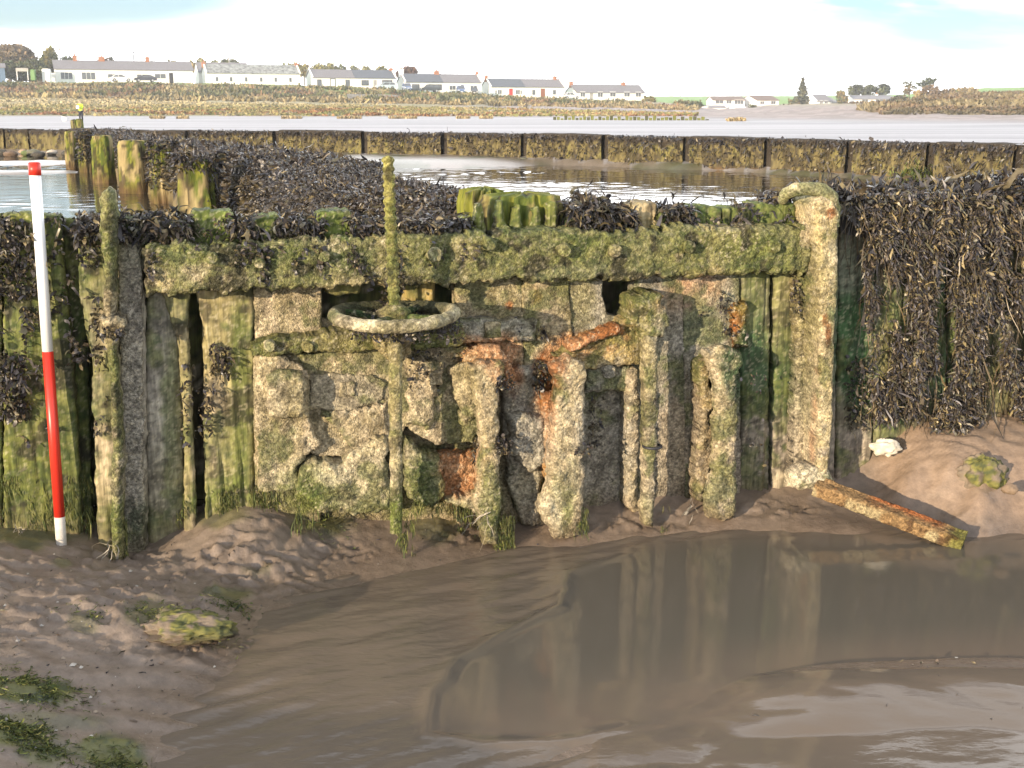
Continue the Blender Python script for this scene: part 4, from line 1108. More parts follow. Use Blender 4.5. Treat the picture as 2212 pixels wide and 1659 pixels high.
for r_ in range(2):
    base_ = on_wall(bx_, by_, 0) + WN * bo_[:, None] + g.normal(size=(len(bx_), 3)) * .004
    v, f, c = fronds(base_, wdir(len(bx_), .35, .75, .65, 6 + r_), .013 + .019 * g.random(len(bx_)), .0036 + .0045 * g.random(len(bx_)), 3, .25, .4, seed=1 + r_)
    cparts.append((v, f, c * (.85 + 1.35 * np.repeat(cl_, 8))[:, None]))
m_ = g.random(n) < .12
base_ = on_wall(px[m_], np.minimum(py[m_], bot(px[m_]) - 90), 0) + WN * .03
cparts.append(fronds(base_, wdir(m_.sum(), .2, 1, .3, 9), .12 + .10 * g.random(m_.sum()), .003, 7, .35, .22, pal=np.array([(.08, .06, .035), (.12, .09, .05), (.05, .04, .03)]), seed=4))
# the heap over the wall top on the right
n = 13000
px = 1815 + g.random(n) * 780
bk = g.random(n)
tp = on_wall(px, np.interp(px, [1815, 1850, 1950, 2050, 2150, 2212, 2600], [430, 438, 445, 440, 427, 421, 410]), 0)
base_ = tp - WN * (bk * .42 - .04)[:, None] + np.array([0, 0, 1.]) * (.045 * np.sin(np.clip(bk, 0, 1) * math.pi) * fbm(tp * 5, 2, 301))[:, None]
heap = fronds(base_, g.normal(size=(n, 3)) * .7 + np.array([0, 0, .45]) + WN * .4, .022 + .035 * g.random(n), .006 + .008 * g.random(n), 3, .35, .45, seed=2)
weed('seaweed', cparts + [heap], 'thick dark curtain of bladder wrack hanging over the wall right of the iron post')
# a dark body under the heap, so the top of the wall carries it
hb = []
hx = np.linspace(1812, 2620, 90)
for t_ in np.linspace(0, 1, 14):
    yt = np.interp(hx, [1815, 1850, 1950, 2050, 2150, 2212, 2620], [432, 440, 446, 440, 428, 424, 412])
    q = on_wall(hx, yt, 0)
    aa = math.pi * t_
    hb.append(q + WN * (.03 + .02 * math.sin(aa) - .48 * t_) + np.array([0, 0, 1.]) * (-.05 * (1 - math.sin(aa)) - .02 - (.04 if t_ in (0, 1) else 0)))
hb = np.array(hb); hb[..., 2] += .03 * (fbm(hb * 14, 3, 303) - .5)
o = mesh('seaweed_mat', hb, grid_faces(14, 90), M['weed'], np.zeros((14 * 90, 3)) + (.025, .022, .02))
tag(o, 'matted dark wrack lying along the wall top under the curtain', 'seaweed', kind='stuff')

# weed along the top of the wall, behind the beam, and tufts over its face
tufts = []
def tuft_line(x0, x1, y0, y1, n, off0, off1, l0, l1, seed, grav=.35, thr=None):
    g = np.random.default_rng(seed)
    n = int(n * 2.6)
    px = x0 + (x1 - x0) * g.random(n); py = y0 + (y1 - y0) * g.random(n)
    if thr is not None:
        k = fbm(v3(px / 30, py / 40), 3, 310 + seed) > thr
        px, py = px[k], py[k]
    n = len(px)
    return fronds(on_wall(px, py, 0) + WN * (off0 + (off1 - off0) * g.random(n))[:, None], wdir(n, .5, .15, .7, seed), (l0 + (l1 - l0) * g.random(n)) * .6, .0045 + .007 * g.random(n), 4, grav, .4, seed=seed)
tufts += [tuft_line(255, 410, 462, 520, 520, -.12, .06, .03, .07, 21), tuft_line(500, 560, 470, 515, 160, -.1, .06, .03, .07, 22), tuft_line(595, 700, 466, 512, 340, -.12, .07, .03, .07, 23), tuft_line(750, 830, 470, 512, 280, -.1, .07, .03, .07, 24),
          tuft_line(860, 1000, 474, 506, 420, -.12, .07, .03, .08, 25), tuft_line(1228, 1310, 440, 490, 420, -.12, .06, .04, .09, 26), tuft_line(1310, 1368, 450, 490, 240, -.1, .05, .03, .08, 27), tuft_line(1420, 1490, 446, 486, 330, -.12, .05, .03, .08, 28),
          tuft_line(1480, 1700, 434, 486, 420, -.14, .05, .03, .06, 29, thr=.52), tuft_line(400, 500, 460, 512, 120, -.1, .05, .02, .05, 30, thr=.5), tuft_line(165, 260, 462, 520, 330, -.1, .05, .03, .07, 31), tuft_line(1668, 1720, 418, 450, 140, -.14, .0, .03, .06, 32),
          tuft_line(-380, 130, 466, 480, 500, -.1, .03, .02, .05, 33, thr=.5), tuft_line(990, 1010, 470, 500, 60, -.05, .03, .03, .06, 34), tuft_line(1255, 1320, 428, 450, 120, -.16, .0, .04, .09, 35, grav=.1)]
weed('seaweed', tufts, 'dark wrack tufts along the wall top between the two iron posts')
face = [tuft_line(-380, 140, 470, 960, 2600, .0, .03, .02, .05, 41, thr=.64), tuft_line(-30, 80, 500, 640, 240, .0, .03, .02, .05, 42), tuft_line(0, 60, 760, 900, 170, .0, .03, .02, .05, 43), tuft_line(150, 225, 520, 800, 240, .0, .05, .02, .045, 44, thr=.52),
        tuft_line(320, 860, 520, 620, 900, .10, .12, .015, .035, 45, thr=.575), tuft_line(455, 500, 745, 820, 36, .0, .03, .03, .06, 46), tuft_line(430, 460, 830, 930, 26, .0, .03, .02, .05, 47), tuft_line(225, 275, 684, 712, 40, .1, .17, .015, .035, 48), tuft_line(205, 235, 730, 960, 80, .02, .06, .015, .035, 49, thr=.5),
        tuft_line(860, 1010, 505, 600, 110, .10, .12, .015, .03, 50, thr=.55), tuft_line(775, 860, 655, 690, 160, .1, .25, .02, .045, 51), tuft_line(880, 960, 660, 690, 90, .08, .2, .02, .04, 52), tuft_line(870, 1000, 735, 830, 120, .06, .1, .012, .03, 53, thr=.52), tuft_line(1045, 1080, 785, 815, 40, .17, .2, .01, .03, 54), tuft_line(1140, 1165, 770, 830, 50, .07, .1, .015, .04, 55),
        tuft_line(1040, 1075, 915, 945, 40, .18, .19, .01, .03, 56), tuft_line(1010, 1035, 930, 985, 60, .08, .1, .015, .035, 57), tuft_line(1550, 1605, 780, 980, 70, .17, .185, .01, .025, 58, thr=.5), tuft_line(1700, 1735, 590, 680, 60, .02, .07, .015, .035, 59), tuft_line(1735, 1765, 620, 860, 90, .06, .08, .01, .025, 60, thr=.5), tuft_line(1505, 1600, 600, 720, 130, .01, .05, .015, .03, 61, thr=.52),
        tuft_line(1825, 1870, 770, 930, 90, .0, .03, .02, .05, 62), tuft_line(390, 420, 780, 960, 28, .01, .03, .015, .04, 63), tuft_line(1205, 1240, 920, 950, 16, .19, .2, .015, .03, 64), tuft_line(1085, 1170, 690, 730, 40, .03, .07, .012, .03, 65), tuft_line(810, 850, 640, 665, 40, .02, .12, .02, .05, 66), tuft_line(1270, 1300, 850, 960, 30, .0, .02, .012, .03, 67)]
face += [tuft_line(740, 960, 664, 700, 260, .12, .33, .015, .035, 68, grav=.1)]
weed('seaweed', face, 'small dark wrack tufts dotted over the mossy planks, beam and gate')
# green hair weed hanging at the foot of the gate
GA = np.array([(.10, .115, .025), (.055, .075, .02), (.14, .14, .045), (.04, .055, .02)])
def hair(x0, x1, y0, y1, n, off0, off1, l0, l1, seed):
    g = np.random.default_rng(seed)
    n *= 2
    px = x0 + (x1 - x0) * g.random(n); py = y0 - 18 + (y1 - y0 + 18) * g.random(n)
    k = fbm(v3(px / 16, py / 40), 3, seed) > .46
    px, py = px[k], py[k]; n = len(px)
    return fronds(on_wall(px, py, 0) + WN * (off0 - .02 + (off1 - off0) * g.random(n))[:, None], wdir(n, .08, 1, .3, seed), (l0 + (l1 - l0) * g.random(n) ** 2) * .5, .0013 + .0016 * g.random(n), 4, .5, .15, pal=GA, seed=seed)
weed('hair_weed', [hair(630, 720, 1060, 1110, 420, .11, .14, .03, .09, 71), hair(842, 876, 1100, 1170, 330, .19, .22, .03, .09, 72), hair(1042, 1084, 1095, 1150, 260, .17, .20, .03, .07, 73), hair(1205, 1235, 1070, 1110, 120, .19, .21, .03, .07, 74), hair(880, 1010, 1070, 1100, 260, .09, .12, .03, .06, 75), hair(445, 610, 1060, 1100, 560, .0, .04, .03, .07, 76),
                   hair(1394, 1412, 1080, 1120, 70, .16, .18, .02, .05, 77), hair(240, 280, 1110, 1190, 200, .1, .14, .03, .07, 78), hair(380, 425, 1080, 1125, 160, .01, .04, .02, .06, 79), hair(0, 200, 1040, 1140, 760, .0, .03, .03, .08, 80), hair(1640, 1660, 700, 760, 30, .0, .01, .02, .05, 81), hair(980, 1090, 1100, 1150, 160, .02, .1, .02, .06, 82)],
     'green hair weed dangling from the foot of the gate and planks', 'seaweed', M['alga'])

# slimy green alga lying on the mud
def slime(px, py, rx, ry, n, seed):
    g = np.random.default_rng(seed)
    n = int(n * 1.3); a = g.normal(size=(n, 2)) * .5
    X_ = px + a[:, 0] * rx; Y_ = py + a[:, 1] * ry
    k = fbm(v3(X_ / 22, Y_ / 9), 3, seed) > .47
    P = at_z(X_[k], Y_[k], -.04); P[:, 2] = np.maximum(gz(P[:, 0], P[:, 1]), ZW) + .002
    return fronds(P, np.array([.8, -.35, .0]) + g.normal(size=P.shape) * np.array([.6, .6, .03]), .006 + .016 * g.random(len(P)), .0014 + .0018 * g.random(len(P)), 4, .03, .45, pal=GA * 1.1, seed=seed)
weed('green_alga', [slime(60, 1500, 110, 30, 1500, 500), slime(20, 1590, 120, 26, 1300, 501), slime(250, 1632, 70, 46, 1100, 502), slime(80, 1625, 70, 30, 700, 503), slime(490, 1285, 55, 16, 300, 504), slime(330, 1335, 60, 26, 300, 505), slime(180, 1350, 50, 22, 200, 506), slime(2150, 1000, 50, 34, 300, 507), slime(420, 1345, 70, 26, 400, 508), slime(700, 1125, 70, 40, 500, 509)], 'slimy green alga strands lying on the near mud', 'alga', M['alga'])

# scraps of weed and shell grit strewn over the wet mud
g = np.random.default_rng(88)
def strew(n, seed, zmin=ZW + .002):
    g = np.random.default_rng(seed)
    P = at_z(g.random(n) * 2300 - 50, 1110 + g.random(n) ** .8 * 540, -.05)
    P = P[wall_dist(P[:, 0], P[:, 1]) > .03]
    P[:, 2] = gz(P[:, 0], P[:, 1])
    return P[P[:, 2] > zmin]
P = strew(900, 89)
weed('weed_scraps', [fronds(P + [0, 0, .003], g.normal(size=P.shape) * [1, 1, .1], .006 + .02 * g.random(len(P)) ** 2, .002 + .004 * g.random(len(P)), 3, .05, .5, seed=90)], 'dark scraps of wrack strewn over the wet mud')
P = strew(700, 91)
g4 = np.random.default_rng(92)
n = len(P); sz = .0012 + .0045 * g4.random(n) ** 4
tet = np.array([(1, 1, .2), (-1, 1, .3), (-1, -1, .2), (1, -1, .3), (0, 0, 1.1)])
V = P[:, None] + tet[None] * sz[:, None, None] * (.5 + g4.random((n, 1, 3)))
k = np.arange(n)[:, None] * 5
Fq = np.concatenate([k + np.array([[0, 1, 4]]), k + np.array([[1, 2, 4]]), k + np.array([[2, 3, 4]]), k + np.array([[3, 0, 4]])])
o = mesh('shell_grit', V, [Fq], M['stone'], np.repeat(np.array([(.45, .42, .37), (.2, .15, .11), (.3, .24, .18)])[g4.integers(0, 3, n)], 5, 0))
tag(o, 'pale shell grit and mud crumbs scattered over the near mud', 'shell grit', kind='stuff')

# ------------------------------------------------------------------ middle bank: timber breakwater smothered in wrack
yb = np.exp(np.linspace(math.log(4.75), math.log(31.5), 150))
def mid_pt(y, t):
    """y along, t 0..1 across from the front foot over the crown to the back foot"""
    wv = np.clip(.42 + (y - 5) * .25, .36, 1.15)
    zt = .80 + .10 * np.clip((8 - y) / 3, 0, 1) - .10 * ss(11, 24, y)
    prof_o = np.interp(t, [0, .18, .34, .46, .6, .74, .86, 1], [-.02, .0, .03, .16, .5, .85, 1.02, 1.15])
    prof_z = np.interp(t, [0, .18, .34, .46, .6, .74, .86, 1], [-.2, .3, .72, .95, 1.0, .95, .72, -.2])
    nx, ny = math.cos(math.atan(.43)), math.sin(math.atan(.43))
    x = mid_front(y) + nx * prof_o * wv
    yy = y + ny * prof_o * wv
    return np.stack([x, yy, np.where(prof_z > 0, prof_z * zt, prof_z)], -1)
tt = np.linspace(0, 1, 44)
YB, TB = np.meshgrid(yb, tt, indexing='ij')
Vb = mid_pt(YB, TB)
am = np.clip(YB / 60, .08, .2)
Vb += (am * (fbm(Vb * 2.6, 4, 320) - .5))[..., None] * np.array([.6, .6, 1.0]) + (.10 * (fbm(Vb * 9, 3, 321) - .5))[..., None] * np.array([.5, .5, .7])
n2 = fbm(Vb * 12, 3, 322)
Cb = np.zeros(Vb.shape) + np.array([.045, .037, .03])
Cb = mixc(Cb, (.16, .125, .06), ss(.5, .62, n2 + .25 * ss(.55, .0, Vb[..., 2])))
mb = mesh('breakwater', Vb, grid_faces(*YB.shape)[:, ::-1], M['farwood'], Cb.reshape(-1, 3))
tag(mb, 'low breakwater bank running back from the sluice, smothered in dark wrack', 'breakwater')
g = np.random.default_rng(9)
parts = []
for cnt, y0, y1, t0, t1, l_, w_ in [(38000, 4.9, 14, .22, .9, .022, .0105), (26000, 10, 31, .18, .8, .036, .018)]:
    y = np.exp(math.log(y0) + g.random(cnt) * math.log(y1 / y0)); t = t0 + (t1 - t0) * g.random(cnt)
    P = mid_pt(y, t); P[:, 2] += .05 * (fbm(P * 3, 3, 323)) ; P += (P - mid_pt(y, np.full(cnt, .5)) + np.array([0, 0, .3])) * .03
    k = np.clip(y / 8, .9, 1.8)
    up = np.array([-.45, -.35, .12]) + g.normal(size=(cnt, 3)) * .7
    lowz = np.maximum(ss(.72, .3, P[:, 2]), .8 * ss(.40, .30, t))
    v, f, c = fronds(P, up, (l_ + l_ * g.random(cnt)) * k ** .5, (w_ * (.6 + .8 * g.random(cnt))) * k ** .4, 3, .3, .5, seed=90 + int(y0), probs=[.2, .25, .12, .17, .14, .06, .06])
    c = mixc(c, (.15, .12, .055), np.repeat(lowz * (g.random(cnt) < .55), 8) * .8)
    parts.append((v, f, c))
weed('seaweed', parts, 'dense dark wrack covering the breakwater bank behind the wall')
# its timber piles
for k, (a, b, yt, yb_, lab) in enumerate([(146, 166, 284, 366, 'farthest pale mossy pile of the breakwater, where it meets the far wall'), (172, 198, 287, 372, 'weedy pile second from the far wall'), (201, 241, 293, 396, 'grooved upright pile between the weedy piles'), (259, 317, 303, 419, 'broad square pile with a greenish face and tan foot'),
                                          (326, 378, 312, 440, 'half weed covered pile left of the nearest green pile'), (385, 466, 346, 470, 'nearest pile of the breakwater, yellow green with wrack over its head')]):
    d0 = at_z((a + b) / 2, yb_, ZB); D = d0[1] if k < 5 else 11.2
    A_, B_ = at_y(a, yb_, D), at_y(b, yb_, D)
    zt = at_y((a + b) / 2, yt, D)[2]
    wx = abs(B_[0] - A_[0])
    o = pile_box('timber_pile', np.array([(A_[0] + B_[0]) / 2, D + wx * .4, 0]), wx, wx * .85, -.3, zt, M['farwood'], timber_col(k * 3 + 1, .6, (.29, .235, .12), ZB), n=48, m=30, rag=.05, groove=.05, seed=k + 20, rot=-.15)
    tag(o, lab, 'timber pile', 'timber piles of the breakwater')
    if k in (1, 4, 5):
        cnt = 1300
        th = g.random(cnt) * 2 * math.pi
        zz_ = (zt - (g.random(cnt) ** (2.6 if k == 5 else 1.6)) * zt * .75) + .03
        P = np.stack([(A_[0] + B_[0]) / 2 + np.cos(th) * wx * .52, D + wx * .4 + np.sin(th) * wx * .47, zz_], -1)
        if k == 5:
            keep = (zz_ > zt - .10) | (np.cos(th) > .6); P = P[keep]
        fr = fronds(P, np.stack([P[:, 0] - (A_[0] + B_[0]) / 2, P[:, 1] - D - wx * .4, 0 * P[:, 0] + .1], -1) + g.normal(size=P.shape) * .2, .035 + .05 * g.random(len(P)), .014 + .016 * g.random(len(P)), 3, .4, .4, seed=120 + k)
        weed('seaweed', [fr], lab.split(',')[0].replace('pile', 'pile wrack') + ' hanging in clumps')

# ------------------------------------------------------------------ far wall of the basin
fwl = thing('breakwater_wall', 'long low timber wall across the far side of the basin, dark weed along its top', 'timber wall', (fw_pts[6][0], fw_pts[6][1], 0))
gaps = [-700, -520, -345, -170, 8, 60, 142, 270, 400, 590, 782, 955, 1127, 1303, 1478, 1655, 1832, 2006, 2196, 2390, 2590, 2800]
fpx = np.array([p[0] for p in FT], float)
def fline(px): return at_z(px, np.interp(px, fpx, [p[1] for p in FT]), FZ)[..., :2]
fparts = []
g = np.random.default_rng(13)
for k, (a, b) in enumerate(zip(gaps[:-1], gaps[1:])):
    A, B = fline(np.array(a, float)), fline(np.array(b, float))
    d = (B - A); Ln = np.linalg.norm(d); d /= Ln
    nrm = np.array([d[1], -d[0]])
    nx_, nz_ = max(10, int(Ln / .035)), 34
    s0 = np.linspace(.15 if a > 300 else .03, Ln - .03, nx_); tz = np.linspace(0, 1, nz_)
    SX, TZ = np.meshgrid(s0, tz, indexing='ij')
    bow = .04 * math.sin(k * 1.7)
    top = FZ - .03 + .025 * math.sin(k * 2.3) + .03 * (fbm(v3(SX * 3 + k * 7, 0 * SX), 3, 331) - .5)
    zc = -.3 + (top + .3) * np.minimum(TZ / .8, 1)
    bd = np.where(TZ > .8, (TZ - .8) / .2, 0)
    off = .03 * bow + .10 * (fbm(v3(SX * 2.2 + k * 5, zc * 1.2), 4, 332) - .5) + .06 * (fbm(v3(SX * 9 + k * 5, zc * 2.2), 3, 333) - .5) - bd * .4
    Px = A[0] + d[0] * SX + nrm[0] * off; Py = A[1] + d[1] * SX + nrm[1] * off
    V = np.stack([Px, Py, zc + .015 * np.sin(bd * 3.1)], -1)
    n1, n2 = fbm(v3(SX * 6 + k * 9, zc * 2.0), 4, 334), fbm(v3(SX * 14 + k, zc * 8), 3, 335)
    Cc = np.zeros(V.shape) + np.array([.155, .13, .06])
    Cc = mixc(Cc, (.18, .16, .06), ss(.55, .68, n1))
    Cc = mixc(Cc, (.045, .037, .028), np.clip(ss(.46, .56, n2) * .8 + ss(.50, .62, zc + .22 * (n1 - .5)), 0, 1))
    Cc = mixc(Cc, (.14, .09, .05), ss(.16, .06, zc) * .7)
    pm = mesh('wall_panel', V, grid_faces(nx_, nz_), M['farwood'], Cc.reshape(-1, 3), fwl)
    if True:           # set-back box filling the gap, its shade put into the dark colour
        q = A - nrm * .04
        bx = MB().box(-.30, .34, .07, .22, -.3, FZ - .02).build('upright', M['farwood'], None)
        me = bx.data
        at = me.attributes.new('Col', 'FLOAT_COLOR', 'POINT')
        at.data.foreach_set('color', np.tile([.045, .038, .03, 1], len(me.vertices)).astype(np.float32))
        bx.parent = fwl; bx.location = (q[0] - fw_pts[6][0], q[1] - fw_pts[6][1], 0); bx.rotation_euler = (0, 0, math.atan2(d[1], d[0]))
    cnt = int(Ln * (240 if a > 300 else 60))
    sx, zz_ = (.18 + g.random(cnt) * (Ln - .2)) if a > 300 else g.random(cnt) * Ln, FZ - .02 - (g.random(cnt) ** 1.5) * .58
    bk = np.where(g.random(cnt) < .25, -g.random(cnt) * .4, .06)
    P = np.stack([A[0] + d[0] * sx + nrm[0] * bk, A[1] + d[1] * sx + nrm[1] * bk, np.where(bk < 0, FZ - .02, zz_)], -1)
    dr = np.stack([0 * sx + nrm[0] * .6, 0 * sx + nrm[1] * .6, 0 * sx - .4], -1) + g.normal(size=P.shape) * .4
    v, f, c = fronds(P, dr, .05 + .05 * g.random(cnt), .02 + .02 * g.random(cnt), 3, .4, .35, seed=200 + k, probs=[.25, .2, .2, .15, .1, .06, .04])
    lo_ = np.repeat(ss(.6, .3, P[:, 2]) * (g.random(cnt) < .6), 8)
    fparts.append((v, f, mixc(c, (.15, .12, .05), lo_ * .8)))
weed('seaweed', fparts, 'fringe of dark wrack along the far timber wall')
# green weed patch and bare spots near its right end
pg = fline(np.array(1985.)); cnt = 500
P = np.stack([pg[0] + g.normal(size=cnt) * .25, pg[1] - .12 + 0 * np.zeros(cnt), .08 + np.abs(g.normal(size=cnt)) * .12], -1)
weed('hair_weed', [fronds(P, np.array([0, -.4, -.6]) + g.normal(size=P.shape) * .3, .06 + .06 * g.random(cnt), .03 + 0 * np.zeros(cnt), 3, .4, .3, pal=GA, seed=77)], 'bright green weed patch at the foot of the far wall', 'seaweed', M['alga'])


# ------------------------------------------------------------------ stones
def stone(P, sx, sy, sz, col, label, cat='stone', group=None, seed=0, mat='stone', name='stone', rough=.35, n=28, m=18):
    th = np.linspace(0, 2 * math.pi, n, endpoint=False); ph = np.linspace(-.5 * math.pi, .5 * math.pi, m)
    PH, TH = np.meshgrid(ph, th, indexing='ij')
    d = np.stack([np.cos(PH) * np.cos(TH), np.cos(PH) * np.sin(TH), np.sin(PH)], -1)
    r = 1 + rough * 2 * (fbm(d * (1.7 if rough < .45 else 2.6) + seed * 3.3, 5, 340) - .5)
    V = d * r[..., None] * np.array([sx, sy, sz])
    n2 = fbm(d * 6 + seed, 3, 341)
    V += d * (.05 * sx * (n2 - .5))[..., None]
    V = V.reshape(-1, 3) + np.asarray(P, float)
    Cs = np.asarray(col)[None] * (.7 + .6 * n2.reshape(-1))[:, None] if not callable(col) else col(V, n2.reshape(-1))
    o = mesh(name, V, grid_faces(m, n, True), M[mat], Cs)
    return tag(o, label, cat, group)


g = np.random.default_rng(21)
desc = ['pale rounded', 'grey weedy', 'buff angular', 'white flattened', 'brown wet', 'green tinged', 'pinkish smooth', 'dark lumpy']
stones = [(648, 326, .20, 0), (668, 330, .30, 1), (695, 333, .26, 5), (728, 327, .22, 3), (750, 329, .18, 0), (768, 330, .16, 0), (790, 325, .18, 3), (812, 334, .26, 5), (838, 333, .22, 1), (872, 334, .26, 2), (892, 335, .24, 6), (912, 337, .30, 4), (938, 338, .28, 1), (962, 331, .30, 2), (975, 334, .34, 2), (1000, 340, .26, 5), (1040, 341, .22, 7), (1075, 343, .2, 4), (625, 331, .26, 7), (600, 327, .22, 1), (1130, 343, .2, 1),
          (20, 326, .3, 7), (45, 329, .26, 5), (72, 328, .34, 1), (96, 330, .3, 7), (8, 331, .3, 4), (115, 326, .26, 0), (60, 323, .2, 2), (130, 330, .28, 7)]
SC = [(.42, .37, .31), (.13, .13, .09), (.34, .25, .17), (.5, .47, .42), (.14, .10, .07), (.10, .13, .05), (.36, .27, .24), (.06, .055, .045)]
NB = ['below the third panel', 'larger of two', 'with a green cap', 'lying flat', 'in a gap', 'small one of three', 'beside a dark post', 'left of the stem', 'just right of the stem', 'near the dark post', 'taller one', 'low and wet', 'above the pool edge', 'against the wall', 'largest of the shoal', 'half drowned', 'alone in the water', 'by the second post',
      'at its left end', 'behind the wrack', 'last to the right', 'nearest the corner', 'second from the corner', 'widest', 'in the shade', 'at the picture edge', 'by the piles', 'highest', 'beside the first pile']
for k, (x, y, sz, c) in enumerate(stones):
    D = at_z(x, y, .15)
    where = ('on the shoal below the far wall, ' if x > 500 else 'under the far wall left of the sand bars, ') + NB[k]
    stone((D[0], D[1] + .5 * math.sin(k * 4.1), .11), sz * .6, sz * .45, sz * .3, SC[c], f'{desc[c]} stone {where}', group='stones under the far wall', seed=k, n=18, m=12)

def on_mud(px, py):
    z = 0.0
    for _ in range(40):
        P = at_z(px, py, z); z += .5 * (gz(P[0], P[1])[0] - z)
    return P


def mossy(V, n2):
    n = fbm(V * 30, 4, 345); q = ss(.3, .7, fbm(V * 90, 3, 346))
    C = np.zeros(V.shape) + np.array([.175, .14, .105])
    C = mixc(C, mixc(np.zeros(V.shape) + np.array([.05, .065, .02]), (.17, .165, .04), q), ss(.42, .54, n) * .9)
    return mixc(C, (.05, .035, .025), ss(.02, -.03, V[:, 2] + .035))  # undercut shade painted dark round the boulder's lower part
P = at_z(408, 1352, -.03)
stone((P[0], P[1], -.035), .118, .07, .032, mossy, 'flat green algae covered boulder sunk in the near mud', 'boulder', seed=3, name='boulder', n=120, m=60, rough=.5)
P = at_z(2135, 1012, .09)
stone((P[0], P[1] + .04, .05), .085, .06, .07, mossy, 'small mossy boulder on the mud bank at the right edge', 'boulder', seed=8, name='boulder', n=90, m=44, rough=.5)
P = wall_at(1912, 966, .06)
stone((P[0], P[1], P[2]), .052, .03, .03, (.62, .57, .47), 'small white flat stone where the mud bank meets the planks', 'stone', seed=5, n=36, m=22, rough=.5)
for k, (x, y, s_) in enumerate([(420, 1405, .012), (432, 1432, .011), (455, 1412, .014), (540, 1420, .01), (545, 1440, .012), (2015, 1105, .014), (2190, 1090, .02), (2200, 1125, .025), (2180, 1060, .03)]):
    P = at_z(x, y, -.06 if x < 1000 else 0); z = gz(P[0], P[1])[0]
    P = at_z(x, y, z)
    stone((P[0], P[1], z + s_ * .2), s_, s_ * .8, s_ * .6, (.22, .16, .11), ['mud lump left of the dark hollow in the near mud', 'crumb of mud under the dark hollow', 'larger mud crumb on the near shore', 'tiny mud pellet by the near waterline', 'mud pellet at the run-off edge', 'pebble on the flank of the right mud bank', 'brown pebble right of the mossy boulder', 'flat pebble at the right waterline', 'large wet pebble above the mossy boulder'][k], 'pebble', 'small lumps on the mud', seed=k + 40, n=16, m=10, name='pebble')

# ------------------------------------------------------------------ ranging pole
pb_, pt_ = at_y(133, 1176, 3.43), at_y(74, 353, 3.47)
rod = thing('ranging_pole', 'red and white banded ranging pole standing in the mud against the mossy planks', 'ranging pole', tuple(pb_))
def rod_at(py): return pb_ + (pt_ - pb_) * (1176 - py) / (1176 - 353)
def rodpart(name, y0, y1, r0, col, cap=False):
    pts = [rod_at(y0), rod_at(y1)]
    mb_ = MB().tube(pts[0] - pb_, pts[1] - pb_, r0, r0, 24)
    if cap: mb_.tube(pts[1] - pb_, pts[1] - pb_ + (pt_ - pb_) / np.linalg.norm(pt_ - pb_) * .004, r0, r0 * .8, 24)
    o = mb_.build(name, col, rod, smooth=False)
    for p in o.data.polygons: p.use_smooth = len(p.vertices) == 4
    return o
gw_ = flat('pole_white', (.80, .81, .82), .35, .5, .05, 7); gr_ = flat('pole_red', (.60, .035, .02), .35, .5, .06, 7)
mudw = flat('pole_foot_white', (.58, .55, .50), .6, .4, .25, 30)
rodpart('white_band', 1196, 1112, .0158, mudw); rodpart('red_band', 1112, 746, .0158, gr_); rodpart('white_band', 746, 376, .0158, gw_); rodpart('red_cap', 377, 353, .0172, gr_, True)

# ------------------------------------------------------------------ fallen rusty bar at the foot of the right post
A_ = at_z(1762, 1050, .03); B_ = at_z(2082, 1172, -.085)
d = B_ - A_; Ln = np.linalg.norm(d); d /= Ln
sdv = np.cross(d, WZ); sdv /= np.linalg.norm(sdv); upv = np.cross(sdv, d)
prof_ = [(-.028, -.026), (.028, -.026), (.026, .016), (.008, .020), (-.014, .022), (-.028, .030)]
ns = 150
tq = np.linspace(0, 1, ns)
pp = []
for (a, b), (c, e) in zip(prof_, prof_[1:] + prof_[:1]):
    for q in np.linspace(0, 1, 7, endpoint=False): pp.append((a + (c - a) * q, b + (e - b) * q))
pp = np.array(pp)
V = A_ + np.multiply.outer(tq * Ln, d)[:, None] + pp[None, :, :1] * sdv + pp[None, :, 1:] * upv
V = V + ((fbm(V * 40, 4, 350) - .5) * .014)[..., None] * (sdv + upv)
Vf = np.concatenate([V.reshape(-1, 3), V[-1].mean(0)[None]])
nr = len(pp); j = np.arange(nr)
n1, n2 = fbm(Vf * 16, 4, 351), fbm(Vf * 50, 3, 352)
tt_ = (Vf - A_) @ d / Ln; hh = (Vf - A_) @ upv
C_ = np.zeros(Vf.shape) + np.array([.24, .155, .075])
C_ = mixc(C_, (.29, .10, .035), ss(.017, .026, hh) * ss(.30, .42, tt_) * ss(.88, .8, tt_) * .9)
C_ = mixc(C_, (.30, .10, .03), ss(.5, .62, n1) * ss(.25, .1, tt_) * .8)
C_ = mixc(C_, (.32, .26, .15), ss(.46, .6, n1) * ss(.02, .0, hh))
C_ = mixc(C_, (.12, .13, .03), ss(.86, .95, tt_) * .8)
C_ = mixc(C_, (.05, .025, .015), ss(.58, .66, n2) * .7)
ob = mesh('rusty_bar', Vf, [grid_faces(ns, nr, True), np.stack([(ns - 1) * nr + j, (ns - 1) * nr + (j + 1) % nr, 0 * j + ns * nr], -1)], M['crust'], C_)
tag(ob, 'fallen rusty iron bar lying from the right post into the channel water', 'iron bar')
